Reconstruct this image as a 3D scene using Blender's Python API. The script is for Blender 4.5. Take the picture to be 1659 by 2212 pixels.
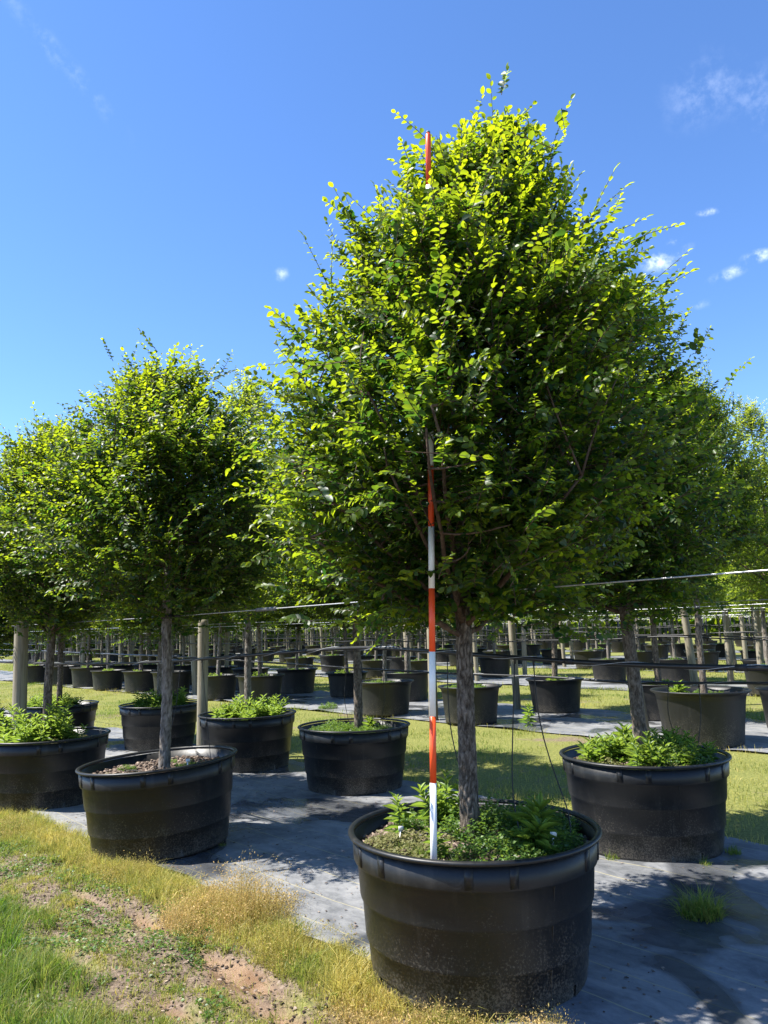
import bpy, math, random
import numpy as np
from mathutils import Vector, Matrix

for o in list(bpy.data.objects):
    bpy.data.objects.remove(o)
sc = bpy.context.scene
col = sc.collection
PI = math.pi

# ------------------------------------------------------------------ camera
CAM_H = 1.65
PITCH = math.radians(8.66)
cam_d = bpy.data.cameras.new('camera')
cam = bpy.data.objects.new('camera', cam_d)
col.objects.link(cam)
cam.location = (0, 0, CAM_H)
cam.rotation_euler = (Matrix.Rotation(PI / 2 + PITCH, 3, 'X') @ Matrix.Rotation(math.radians(-1.5), 3, 'Z')).to_euler()   # phone held 1.5 degrees off level
cam_d.sensor_fit = 'HORIZONTAL'
cam_d.sensor_width = 36.0
cam_d.lens = 36.0 * 1662.0 / 1659.0
cam_d.clip_start = 0.05
cam_d.clip_end = 3000
sc.camera = cam

# ------------------------------------------------------------------ sun, sky, exposure
SUN_EL = math.radians(55)
SUN_AZ = math.radians(4)          # 0 = straight from -X; positive = towards the camera side
to_sun = Vector((-math.cos(SUN_AZ) * math.cos(SUN_EL), -math.sin(SUN_AZ) * math.cos(SUN_EL), math.sin(SUN_EL)))
sun_d = bpy.data.lights.new('sun', 'SUN')
sun_d.energy = 5.0
sun_d.angle = math.radians(0.53)
sun_d.color = (1.0, 0.955, 0.88)
sun = bpy.data.objects.new('sun', sun_d)
col.objects.link(sun)
sun.rotation_euler = to_sun.to_track_quat('Z', 'Y').to_euler()
sun.location = to_sun * 60

world = bpy.data.worlds.new('World')
sc.world = world
world.use_nodes = True
wt = world.node_tree
wn, wl = wt.nodes, wt.links
wn.clear()
w_out = wn.new('ShaderNodeOutputWorld')
w_bg = wn.new('ShaderNodeBackground')
w_bg.inputs['Strength'].default_value = 0.112
sky = wn.new('ShaderNodeTexSky')
sky.sky_type = 'NISHITA'
sky.sun_disc = False
sky.sun_elevation = SUN_EL
sky.sun_rotation = math.atan2(to_sun.x, to_sun.y)
sky.altitude = 600
sky.air_density = 1.0
sky.dust_density = 0.1
sky.ozone_density = 6.0
wl.new(w_bg.outputs[0], w_out.inputs[0])


def cloud_dir(x, y):
    """direction of a cloud given as (right, up) tangents of the level view"""
    return Vector((x, 1.0, y)).normalized()


def build_clouds():
    tc = wn.new('ShaderNodeTexCoord')
    nz = wn.new('ShaderNodeTexNoise')
    nz.inputs['Scale'].default_value = 48
    nz.inputs['Detail'].default_value = 6
    nz.inputs['Roughness'].default_value = 0.62
    wl.new(tc.outputs['Generated'], nz.inputs['Vector'])
    rngc = random.Random(4)
    # azimuth(deg, 0 = +Y, clockwise), elevation(deg), half width, half height (deg), tilt(deg), density
    cl = [(21.0, 24.7, .95, .55, -12, 1.0), (24.86, 27.1, .6, .2, -4, .9), (22.35, 25.7, .45, .18, 16, .6),
          (22.9, 24.9, .6, .26, 30, .5), (25.8, 23.0, 1.0, .32, 12, .6), (27.8, 23.7, .8, .32, 0, .9),
          (-7.6, 25.8, .45, .36, 28, .5), (-3.1, 30.1, .4, .16, 0, .45), (25.2, 34.1, 1.9, 1.6, 24, .15),
          (28.9, 32.8, 1.3, 1.9, 30, .13), (23.8, 21.4, .5, .25, 0, .25), (-24.3, 37.1, 4.2, .5, -40, .14)]
    for k in range(16):
        cl.append((rngc.uniform(45, 325), rngc.uniform(18, 48), rngc.uniform(.6, 2.5), rngc.uniform(.3, 1.1), rngc.uniform(-25, 30), rngc.uniform(.2, .7)))
    acc = None
    for (az, el, a, b, tilt, dens) in cl:
        az, el, tilt = math.radians(az), math.radians(el), math.radians(tilt)
        c = Vector((math.sin(az) * math.cos(el), math.cos(az) * math.cos(el), math.sin(el)))
        ux = Vector((math.cos(az), -math.sin(az), 0))
        uy = ux.cross(c)
        if uy.z < 0:
            uy = -uy
        p = ux * math.cos(tilt) + uy * math.sin(tilt)
        q = uy * math.cos(tilt) - ux * math.sin(tilt)
        p /= math.radians(a)
        q /= math.radians(b)
        sub = wn.new('ShaderNodeVectorMath'); sub.operation = 'SUBTRACT'
        wl.new(tc.outputs['Generated'], sub.inputs[0]); sub.inputs[1].default_value = c
        d1 = wn.new('ShaderNodeVectorMath'); d1.operation = 'DOT_PRODUCT'
        wl.new(sub.outputs[0], d1.inputs[0]); d1.inputs[1].default_value = p
        d2 = wn.new('ShaderNodeVectorMath'); d2.operation = 'DOT_PRODUCT'
        wl.new(sub.outputs[0], d2.inputs[0]); d2.inputs[1].default_value = q
        cb = wn.new('ShaderNodeCombineXYZ')
        wl.new(d1.outputs['Value'], cb.inputs[0]); wl.new(d2.outputs['Value'], cb.inputs[1])
        ln = wn.new('ShaderNodeVectorMath'); ln.operation = 'LENGTH'
        wl.new(cb.outputs[0], ln.inputs[0])
        # front side only
        fr = wn.new('ShaderNodeVectorMath'); fr.operation = 'DOT_PRODUCT'
        wl.new(tc.outputs['Generated'], fr.inputs[0]); fr.inputs[1].default_value = c
        m1 = wn.new('ShaderNodeMapRange'); m1.interpolation_type = 'SMOOTHSTEP'
        m1.inputs['From Min'].default_value = 1.7; m1.inputs['From Max'].default_value = 0.0
        m1.inputs['To Min'].default_value = 0; m1.inputs['To Max'].default_value = dens
        wl.new(ln.outputs['Value'], m1.inputs['Value'])
        m2 = wn.new('ShaderNodeMath'); m2.operation = 'GREATER_THAN'; m2.inputs[1].default_value = 0
        wl.new(fr.outputs['Value'], m2.inputs[0])
        m3 = wn.new('ShaderNodeMath'); m3.operation = 'MULTIPLY'
        wl.new(m1.outputs[0], m3.inputs[0]); wl.new(m2.outputs[0], m3.inputs[1])
        if acc is None:
            acc = m3.outputs[0]
        else:
            ad = wn.new('ShaderNodeMath'); ad.operation = 'ADD'
            wl.new(acc, ad.inputs[0]); wl.new(m3.outputs[0], ad.inputs[1]); acc = ad.outputs[0]
    mr = wn.new('ShaderNodeMapRange'); mr.interpolation_type = 'SMOOTHSTEP'
    mr.inputs['From Min'].default_value = 0.42; mr.inputs['From Max'].default_value = 0.78
    wl.new(nz.outputs['Fac'], mr.inputs['Value'])
    mu = wn.new('ShaderNodeMath'); mu.operation = 'MULTIPLY'; mu.use_clamp = True
    wl.new(acc, mu.inputs[0]); wl.new(mr.outputs[0], mu.inputs[1])
    mx = wn.new('ShaderNodeMixRGB')
    hsv = wn.new('ShaderNodeHueSaturation'); hsv.inputs['Saturation'].default_value = 1.10; hsv.inputs['Hue'].default_value = .505   # phone cameras render clear sky richly
    wl.new(sky.outputs[0], hsv.inputs['Color'])
    wl.new(mu.outputs[0], mx.inputs[0]); wl.new(hsv.outputs[0], mx.inputs[1])
    mx.inputs[2].default_value = (6.0, 6.6, 7.6, 1)
    wl.new(mx.outputs[0], w_bg.inputs['Color'])


build_clouds()

sc.view_settings.view_transform = 'Standard'
sc.view_settings.look = 'None'
sc.view_settings.gamma = 1
sc.view_settings.use_curve_mapping = False
sc.view_settings.exposure = 1.4

# ------------------------------------------------------------------ helpers
rng = np.random.default_rng(7)
ROW = math.radians(47)            # rows run 47 degrees off the view
RC, RS = math.cos(ROW), math.sin(ROW)


def W(s, t):
    """row coordinates (s along the rows, t across them) to world x, y"""
    return s * RC + t * RS, -s * RS + t * RC


def np_mesh(name, V, F, mat, tint=None, smooth=False):
    """V (n,3), F list of index arrays each (m,k) -> mesh"""
    me = bpy.data.meshes.new(name)
    V = np.asarray(V, dtype=np.float32)
    if not isinstance(F, list):
        F = [F]
    F = [np.asarray(f, dtype=np.int32) for f in F if len(f)]
    loops = np.concatenate([f.ravel() for f in F])
    tot = np.concatenate([np.full(len(f), f.shape[1], dtype=np.int32) for f in F])
    start = np.concatenate([[0], np.cumsum(tot)[:-1]]).astype(np.int32)
    me.vertices.add(len(V)); me.vertices.foreach_set('co', V.ravel())
    me.loops.add(len(loops)); me.loops.foreach_set('vertex_index', loops)
    me.polygons.add(len(tot)); me.polygons.foreach_set('loop_start', start)
    me.polygons.foreach_set('loop_total', tot)
    if smooth:
        me.polygons.foreach_set('use_smooth', np.ones(len(tot), dtype=bool))
    if tint is not None:
        at = me.attributes.new('tint', 'FLOAT_COLOR', 'POINT')
        c = np.ones((len(V), 4), dtype=np.float32)
        t = np.asarray(tint, dtype=np.float32)
        c[:, :t.shape[1]] = t
        at.data.foreach_set('color', c.ravel())
    me.update(calc_edges=True)
    me.validate()
    if mat:
        me.materials.append(mat)
    return me


def link(name, me, parent=None, loc=None, rotz=None, scale=None):
    o = bpy.data.objects.new(name, me)
    col.objects.link(o)
    if parent:
        o.parent = parent
    if loc is not None:
        o.location = loc
    if rotz is not None:
        o.rotation_euler = (0, 0, rotz)
    if scale is not None:
        o.scale = scale if hasattr(scale, '__len__') else (scale,) * 3
    return o


def tag(o, label=None, cat=None, group=None, kind=None):
    if label: o['label'] = label
    if cat: o['category'] = cat
    if group: o['group'] = group
    if kind: o['kind'] = kind
    return o


def empty(name, loc, rotz=0, scale=1.0):
    o = bpy.data.objects.new(name, None)
    o.empty_display_size = 0.2
    col.objects.link(o)
    o.location = loc
    o.rotation_euler = (0, 0, rotz)
    o.scale = (scale,) * 3
    return o


def revolve(profile, seg, closed=False, wob=None):
    """profile [(r,z)...] -> V, quads"""
    pr = np.array(profile, dtype=float)
    n = len(pr)
    a = np.arange(seg) / seg * 2 * PI
    r = pr[:, 0][:, None] * np.ones(seg)
    if wob is not None:
        r = r * (1 + wob(a))[None, :]
    V = np.stack([r * np.cos(a), r * np.sin(a), pr[:, 1][:, None] * np.ones(seg)], -1).reshape(-1, 3)
    F = []
    m = n if closed else n - 1
    for i in range(m):
        j = (i + 1) % n
        k = np.arange(seg); k2 = (k + 1) % seg
        F.append(np.stack([i * seg + k, i * seg + k2, j * seg + k2, j * seg + k], -1))
    return V, np.concatenate(F)


def tube(pts, rad, seg=6, cap=True):
    """polyline tube -> V, quads (caps collapse to a point ring)"""
    P = np.asarray(pts, dtype=float)
    n = len(P)
    rad = np.full(n, rad) if np.isscalar(rad) else np.asarray(rad, dtype=float)
    T = np.gradient(P, axis=0)
    T /= np.linalg.norm(T, axis=1)[:, None] + 1e-9
    ref = np.array([0, 0, 1.0]) if abs(T[:, 2]).mean() < 0.8 else np.array([1.0, 0, 0])
    A = np.cross(T, ref); A /= np.linalg.norm(A, axis=1)[:, None] + 1e-9
    B = np.cross(T, A)
    if cap:
        P = np.concatenate([P[:1], P, P[-1:]]); A = np.concatenate([A[:1], A, A[-1:]]); B = np.concatenate([B[:1], B, B[-1:]])
        rad = np.concatenate([[rad[0] * .02], rad, [rad[-1] * .02]])
        n += 2
    a = np.arange(seg) / seg * 2 * PI
    V = P[:, None] + rad[:, None, None] * (A[:, None] * np.cos(a)[None, :, None] + B[:, None] * np.sin(a)[None, :, None])
    k = np.arange(seg); k2 = (k + 1) % seg
    F = np.concatenate([np.stack([i * seg + k, i * seg + k2, (i + 1) * seg + k2, (i + 1) * seg + k], -1) for i in range(n - 1)])
    return V.reshape(-1, 3), F


class Acc:
    def __init__(self):
        self.V, self.F, self.n = [], [], 0

    def add(self, V, F):
        self.V.append(V); self.F.append(np.asarray(F) + self.n); self.n += len(V)

    def get(self):
        return np.concatenate(self.V), np.concatenate(self.F)


def unit(v):
    return v / (np.linalg.norm(v, axis=-1, keepdims=True) + 1e-9)


def vnoise(x, y, seed=0):
    """cheap smooth 2-D value noise, -1..1"""
    xi, yi = np.floor(x).astype(int), np.floor(y).astype(int)
    fx, fy = x - xi, y - yi
    fx, fy = fx * fx * (3 - 2 * fx), fy * fy * (3 - 2 * fy)

    def h(i, j):
        v = np.sin(i * 127.1 + j * 311.7 + seed * 74.7) * 43758.5453
        return (v - np.floor(v)) * 2 - 1
    return (h(xi, yi) * (1 - fx) + h(xi + 1, yi) * fx) * (1 - fy) + (h(xi, yi + 1) * (1 - fx) + h(xi + 1, yi + 1) * fx) * fy


def fbm(x, y, seed=0, oct=4):
    v = 0; a = .5
    for o in range(oct):
        v = v + a * vnoise(x, y, seed + o * 13); x = x * 2.03; y = y * 2.03; a *= .5
    return v


# ------------------------------------------------------------------ materials
def new_mat(name):
    m = bpy.data.materials.new(name)
    m.use_nodes = True
    nt = m.node_tree
    nt.nodes.clear()
    out = nt.nodes.new('ShaderNodeOutputMaterial')
    b = nt.nodes.new('ShaderNodeBsdfPrincipled')
    nt.links.new(b.outputs[0], out.inputs[0])
    return m, nt, b, out


def nnode(nt, kind, **kw):
    n = nt.nodes.new(kind)
    for k, v in kw.items():
        if k in n.inputs:
            n.inputs[k].default_value = v
        else:
            setattr(n, k, v)
    return n


def ramp(nt, src, stops):
    r = nt.nodes.new('ShaderNodeValToRGB')
    e = r.color_ramp.elements
    while len(e) > 1:
        e.remove(e[-1])
    e[0].position = stops[0][0]; e[0].color = (*stops[0][1], 1)
    for p, c in stops[1:]:
        k = e.new(p); k.color = (*c, 1)
    nt.links.new(src, r.inputs[0])
    return r


def noise(nt, scale, detail=4, rough=.55, vec=None, dist=0):
    n = nnode(nt, 'ShaderNodeTexNoise', Scale=scale, Detail=detail, Roughness=rough, Distortion=dist)
    if vec is not None:
        nt.links.new(vec, n.inputs['Vector'])
    return n


def bump(nt, b, h, strength, distance):
    bp = nnode(nt, 'ShaderNodeBump', Strength=strength, Distance=distance)
    nt.links.new(h, bp.inputs['Height'])
    nt.links.new(bp.outputs[0], b.inputs['Normal'])
    return bp


def objcoord(nt):
    return nt.nodes.new('ShaderNodeTexCoord').outputs['Object']


def leaf_mat(name, old, young, told, tyoung, fac=.45, rough=.38, spec=.5):
    """leaf colours from old to young along the tint attribute; light passes through"""
    m, nt, b, out = new_mat(name)
    at = nnode(nt, 'ShaderNodeAttribute', attribute_name='tint')
    sp = nt.nodes.new('ShaderNodeSeparateColor'); nt.links.new(at.outputs['Color'], sp.inputs[0])
    r1 = ramp(nt, sp.outputs[0], [(0, old), (1, young)])
    r2 = ramp(nt, sp.outputs[0], [(0, told), (1, tyoung)])
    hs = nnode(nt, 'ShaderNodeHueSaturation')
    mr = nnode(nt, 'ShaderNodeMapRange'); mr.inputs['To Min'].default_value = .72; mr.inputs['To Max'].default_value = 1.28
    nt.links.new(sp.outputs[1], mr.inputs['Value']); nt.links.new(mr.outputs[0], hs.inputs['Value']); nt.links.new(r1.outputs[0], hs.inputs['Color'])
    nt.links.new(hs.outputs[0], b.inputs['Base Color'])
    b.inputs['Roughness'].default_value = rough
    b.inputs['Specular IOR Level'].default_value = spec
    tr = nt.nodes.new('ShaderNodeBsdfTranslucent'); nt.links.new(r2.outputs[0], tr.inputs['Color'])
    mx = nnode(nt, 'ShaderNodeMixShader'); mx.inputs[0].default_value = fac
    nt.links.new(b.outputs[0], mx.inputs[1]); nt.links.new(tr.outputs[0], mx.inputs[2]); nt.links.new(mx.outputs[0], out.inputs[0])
    return m


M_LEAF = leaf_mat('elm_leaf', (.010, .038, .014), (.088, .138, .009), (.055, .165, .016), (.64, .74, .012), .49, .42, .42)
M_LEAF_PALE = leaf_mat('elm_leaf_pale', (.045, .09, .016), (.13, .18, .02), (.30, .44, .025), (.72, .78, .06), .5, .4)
M_WEED = leaf_mat('weed_leaf', (.03, .08, .016), (.12, .2, .03), (.14, .28, .03), (.45, .6, .07), .4, .45)
M_WEED_DRY = leaf_mat('weed_leaf_dry', (.09, .12, .03), (.22, .20, .09), (.22, .26, .06), (.45, .42, .18), .35, .6, .25)
M_GRASS = leaf_mat('grass_blade', (.055, .12, .016), (.48, .39, .11), (.20, .36, .03), (.80, .66, .16), .4, .5, .3)
M_STRAW = leaf_mat('dry_straw', (.17, .20, .02), (.56, .38, .17), (.34, .38, .03), (.75, .5, .2), .36, .6, .2)


def bark_mat(name, dark, mid, light, zs=.22, scale=34, strength=.9, dist=.012, furrow=True):
    m, nt, b, out = new_mat(name)
    mp = nnode(nt, 'ShaderNodeMapping'); mp.inputs['Scale'].default_value = (1, 1, zs)
    nt.links.new(objcoord(nt), mp.inputs[0])
    n1 = noise(nt, scale, 6, .65, mp.outputs[0], .6)
    n2 = noise(nt, scale * 3.2, 4, .6, mp.outputs[0])
    ad = nnode(nt, 'ShaderNodeMath', operation='MULTIPLY_ADD'); nt.links.new(n2.outputs[0], ad.inputs[0]); ad.inputs[1].default_value = .35
    nt.links.new(n1.outputs[0], ad.inputs[2])
    r = ramp(nt, ad.outputs[0], [(.45, dark), (.62, mid), (.85, light)])
    src = r.outputs[0]
    if furrow:
        at = nnode(nt, 'ShaderNodeAttribute', attribute_name='tint')
        sp = nt.nodes.new('ShaderNodeSeparateColor'); nt.links.new(at.outputs['Color'], sp.inputs[0])
        fr_ = ramp(nt, sp.outputs[0], [(.0, (.22, .20, .18)), (.45, (.75, .74, .72)), (1, (1.15, 1.15, 1.15))])
        ml = nnode(nt, 'ShaderNodeMixRGB', blend_type='MULTIPLY'); ml.inputs[0].default_value = 1
        nt.links.new(src, ml.inputs[1]); nt.links.new(fr_.outputs[0], ml.inputs[2]); src = ml.outputs[0]
    nt.links.new(src, b.inputs['Base Color'])
    b.inputs['Roughness'].default_value = .9; b.inputs['Specular IOR Level'].default_value = .15
    bump(nt, b, ad.outputs[0], strength, dist)
    return m


M_BARK = bark_mat('elm_bark', (.034, .026, .02), (.11, .09, .072), (.215, .182, .15), .4, 62)
M_BARK_GREY = bark_mat('elm_bark_grey', (.055, .046, .038), (.145, .126, .108), (.25, .226, .2), .35, 34)
M_TWIG = bark_mat('twig_bark', (.03, .02, .014), (.075, .05, .036), (.13, .095, .07), .4, 40, .4, .004, False)
M_POST = bark_mat('weathered_post', (.10, .087, .06), (.195, .172, .125), (.29, .262, .2), .05, 30, .5, .006, False)


def plastic_mat(name, base, rough, dust=.0):
    m, nt, b, out = new_mat(name)
    oc = objcoord(nt)
    n1 = noise(nt, 9, 5, .6, oc)
    n2 = noise(nt, 95, 3, .75, oc)
    n3 = noise(nt, 38, 4, .6, oc)
    sx = nt.nodes.new('ShaderNodeSeparateXYZ'); nt.links.new(oc, sx.inputs[0])
    # splashed soil specks, thicker near the foot of the pot
    hz = nnode(nt, 'ShaderNodeMapRange'); hz.inputs['From Min'].default_value = .0; hz.inputs['From Max'].default_value = .52
    hz.inputs['To Min'].default_value = .16; hz.inputs['To Max'].default_value = -.12
    nt.links.new(sx.outputs[2], hz.inputs[0])
    a1 = nnode(nt, 'ShaderNodeMath', operation='ADD'); nt.links.new(n2.outputs[0], a1.inputs[0]); nt.links.new(hz.outputs[0], a1.inputs[1])
    a2 = nnode(nt, 'ShaderNodeMath', operation='MULTIPLY_ADD'); nt.links.new(n1.outputs[0], a2.inputs[0]); a2.inputs[1].default_value = .35; nt.links.new(a1.outputs[0], a2.inputs[2])
    sp = nnode(nt, 'ShaderNodeMapRange'); sp.inputs['From Min'].default_value = .745; sp.inputs['From Max'].default_value = .92
    sp.inputs['To Max'].default_value = dust
    nt.links.new(a2.outputs[0], sp.inputs[0])
    # thin grey film of dust in uneven patches
    fm = nnode(nt, 'ShaderNodeMapRange'); fm.inputs['From Min'].default_value = .4; fm.inputs['From Max'].default_value = .8; fm.inputs['To Max'].default_value = .3
    nt.links.new(n3.outputs[0], fm.inputs[0])
    mx0 = nnode(nt, 'ShaderNodeMixRGB'); nt.links.new(fm.outputs[0], mx0.inputs[0]); mx0.inputs[1].default_value = (*base, 1)
    mx0.inputs[2].default_value = (base[0] * 1.9 + .004, base[1] * 1.85 + .004, base[2] * 1.7 + .003, 1)
    # dried runs of muddy water and chalky scuffs
    sm_ = nnode(nt, 'ShaderNodeMapping'); sm_.inputs['Scale'].default_value = (16, 16, 1.3); nt.links.new(oc, sm_.inputs[0])
    n4 = noise(nt, 1.0, 5, .6, sm_.outputs[0], .3)
    run = nnode(nt, 'ShaderNodeMapRange'); run.inputs['From Min'].default_value = .56; run.inputs['From Max'].default_value = .78; run.inputs['To Max'].default_value = .5 if dust else 0
    nt.links.new(n4.outputs[0], run.inputs[0])
    mxr = nnode(nt, 'ShaderNodeMixRGB'); nt.links.new(run.outputs[0], mxr.inputs[0]); nt.links.new(mx0.outputs[0], mxr.inputs[1]); mxr.inputs[2].default_value = (.045, .042, .037, 1)
    n5 = noise(nt, 5.5, 3, .8, oc, 1.5)
    scf = nnode(nt, 'ShaderNodeMapRange'); scf.inputs['From Min'].default_value = .66; scf.inputs['From Max'].default_value = .75; scf.inputs['To Max'].default_value = .35 if dust else 0
    nt.links.new(n5.outputs[0], scf.inputs[0])
    mxs = nnode(nt, 'ShaderNodeMixRGB'); nt.links.new(scf.outputs[0], mxs.inputs[0]); nt.links.new(mxr.outputs[0], mxs.inputs[1]); mxs.inputs[2].default_value = (.06, .058, .054, 1)
    mx = nnode(nt, 'ShaderNodeMixRGB'); nt.links.new(sp.outputs[0], mx.inputs[0]); nt.links.new(mxs.outputs[0], mx.inputs[1])
    mx.inputs[2].default_value = (.12, .105, .085, 1)
    nt.links.new(mx.outputs[0], b.inputs['Base Color'])
    rr = nnode(nt, 'ShaderNodeMapRange'); rr.inputs['To Min'].default_value = rough - .08; rr.inputs['To Max'].default_value = rough + .14
    nt.links.new(n3.outputs[0], rr.inputs[0]); nt.links.new(rr.outputs[0], b.inputs['Roughness'])
    b.inputs['Specular IOR Level'].default_value = .4
    bump(nt, b, n1.outputs[0], .08, .02)
    return m


M_POT = plastic_mat('pot_plastic', (.0085, .0088, .0093), .40, .75)
M_POT_OLD = plastic_mat('pot_plastic_weathered', (.0085, .0085, .0085), .45, .6)
M_PIPE = plastic_mat('black_pipe_plastic', (.012, .012, .0125), .38, 0)
M_RUBBER = plastic_mat('black_rubber', (.012, .012, .012), .55, 0)


def simple_mat(name, colr, rough=.6, spec=.4, metal=0, nscale=20, var=.25):
    m, nt, b, out = new_mat(name)
    n = noise(nt, nscale, 4, .6, objcoord(nt))
    lo = tuple(c * (1 - var) for c in colr); hi = tuple(min(1, c * (1 + var)) for c in colr)
    r = ramp(nt, n.outputs[0], [(.3, lo), (.7, hi)])
    nt.links.new(r.outputs[0], b.inputs['Base Color'])
    b.inputs['Roughness'].default_value = rough; b.inputs['Specular IOR Level'].default_value = spec; b.inputs['Metallic'].default_value = metal
    return m


M_RED = simple_mat('pole_red_paint', (.84, .085, .018), .38, .5, 0, 12, .07)
M_WHITE = simple_mat('pole_white_paint', (.78, .77, .74), .4, .5, 0, 14, .06)
M_WIRE = simple_mat('galvanised_wire', (.42, .43, .44), .42, .5, .75, 60, .25)
M_GREYSLEEVE = simple_mat('grey_sleeve', (.13, .13, .13), .5, .4, 0, 30, .2)
M_TAG = simple_mat('white_plant_tag', (.72, .71, .66), .45, .4, 0, 20, .06)
M_STONE = simple_mat('grey_stone', (.32, .31, .29), .85, .2, 0, 50, .3)


def soil_mat(name, cols, scale=60, strength=.8):
    m, nt, b, out = new_mat(name)
    oc = objcoord(nt)
    v = nnode(nt, 'ShaderNodeTexVoronoi', Scale=scale); nt.links.new(oc, v.inputs['Vector'])
    n = noise(nt, scale * .35, 5, .65, oc)
    sc_ = nt.nodes.new('ShaderNodeSeparateColor'); nt.links.new(v.outputs['Color'], sc_.inputs[0])
    mm = nnode(nt, 'ShaderNodeMath', operation='MULTIPLY_ADD'); nt.links.new(sc_.outputs[0], mm.inputs[0]); mm.inputs[1].default_value = .5
    hn = nnode(nt, 'ShaderNodeMath', operation='MULTIPLY'); nt.links.new(n.outputs[0], hn.inputs[0]); hn.inputs[1].default_value = .6
    nt.links.new(hn.outputs[0], mm.inputs[2])
    r = ramp(nt, mm.outputs[0], [(.15, cols[0]), (.5, cols[1]), (.85, cols[2])])
    nt.links.new(r.outputs[0], b.inputs['Base Color'])
    b.inputs['Roughness'].default_value = .92; b.inputs['Specular IOR Level'].default_value = .15
    bump(nt, b, mm.outputs[0], strength, .02)
    return m


M_SOIL = soil_mat('pot_soil', ((.03, .021, .015), (.085, .06, .045), (.20, .155, .12)))
M_CHIP = leaf_mat('bark_chip', (.045, .03, .022), (.27, .21, .165), (.0, .0, .0), (.0, .0, .0), .0, .9, .15)


def ground_mat():
    m, nt, b, out = new_mat('ground_soil_and_turf')
    oc = objcoord(nt)
    big = noise(nt, .55, 4, .6, oc, .4)
    med = noise(nt, 3.2, 5, .62, oc, .5)
    fine = noise(nt, 42, 5, .7, oc)
    soil = ramp(nt, fine.outputs[0], [(.3, (.075, .052, .037)), (.5, (.17, .125, .09)), (.75, (.31, .24, .175))])
    turf = ramp(nt, fine.outputs[0], [(.28, (.06, .08, .016)), (.5, (.16, .17, .04)), (.72, (.32, .28, .09))])
    a = nnode(nt, 'ShaderNodeMath', operation='MULTIPLY_ADD'); nt.links.new(big.outputs[0], a.inputs[0]); a.inputs[1].default_value = .7
    h = nnode(nt, 'ShaderNodeMath', operation='MULTIPLY'); nt.links.new(med.outputs[0], h.inputs[0]); h.inputs[1].default_value = .5
    nt.links.new(h.outputs[0], a.inputs[2])
    # the worn lane in front of the first cloth is muddier than the mown alleys behind
    dt = nnode(nt, 'ShaderNodeVectorMath', operation='DOT_PRODUCT'); nt.links.new(oc, dt.inputs[0]); dt.inputs[1].default_value = (RS, RC, 0)
    lane = nnode(nt, 'ShaderNodeMapRange'); lane.inputs['From Min'].default_value = 2.4; lane.inputs['From Max'].default_value = 5.8
    lane.inputs['To Min'].default_value = -.10; lane.inputs['To Max'].default_value = .10
    nt.links.new(dt.outputs['Value'], lane.inputs[0])
    a2 = nnode(nt, 'ShaderNodeMath', operation='ADD'); nt.links.new(a.outputs[0], a2.inputs[0]); nt.links.new(lane.outputs[0], a2.inputs[1])
    msk = nnode(nt, 'ShaderNodeMapRange'); msk.inputs['From Min'].default_value = .52; msk.inputs['From Max'].default_value = .64
    nt.links.new(a2.outputs[0], msk.inputs[0])
    mx = nnode(nt, 'ShaderNodeMixRGB'); nt.links.new(msk.outputs[0], mx.inputs[0]); nt.links.new(soil.outputs[0], mx.inputs[1]); nt.links.new(turf.outputs[0], mx.inputs[2])
    # wet mud: orange-brown clay with a film of water lying in the low spots
    sx = nt.nodes.new('ShaderNodeSeparateXYZ'); nt.links.new(oc, sx.inputs[0])
    wet = nnode(nt, 'ShaderNodeMapRange'); wet.inputs['From Min'].default_value = -.034; wet.inputs['From Max'].default_value = -.060
    nt.links.new(sx.outputs[2], wet.inputs[0])
    mx2 = nnode(nt, 'ShaderNodeMixRGB'); nt.links.new(wet.outputs[0], mx2.inputs[0]); nt.links.new(mx.outputs[0], mx2.inputs[1])
    wc = ramp(nt, med.outputs[0], [(.35, (.17, .10, .055)), (.7, (.29, .195, .12))])
    nt.links.new(wc.outputs[0], mx2.inputs[2])
    nt.links.new(mx2.outputs[0], b.inputs['Base Color'])
    ro = nnode(nt, 'ShaderNodeMapRange'); ro.inputs['To Min'].default_value = .95; ro.inputs['To Max'].default_value = .28
    nt.links.new(wet.outputs[0], ro.inputs[0]); nt.links.new(ro.outputs[0], b.inputs['Roughness'])
    b.inputs['Specular IOR Level'].default_value = .25
    bump(nt, b, fine.outputs[0], .7, .03)
    return m


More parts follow.
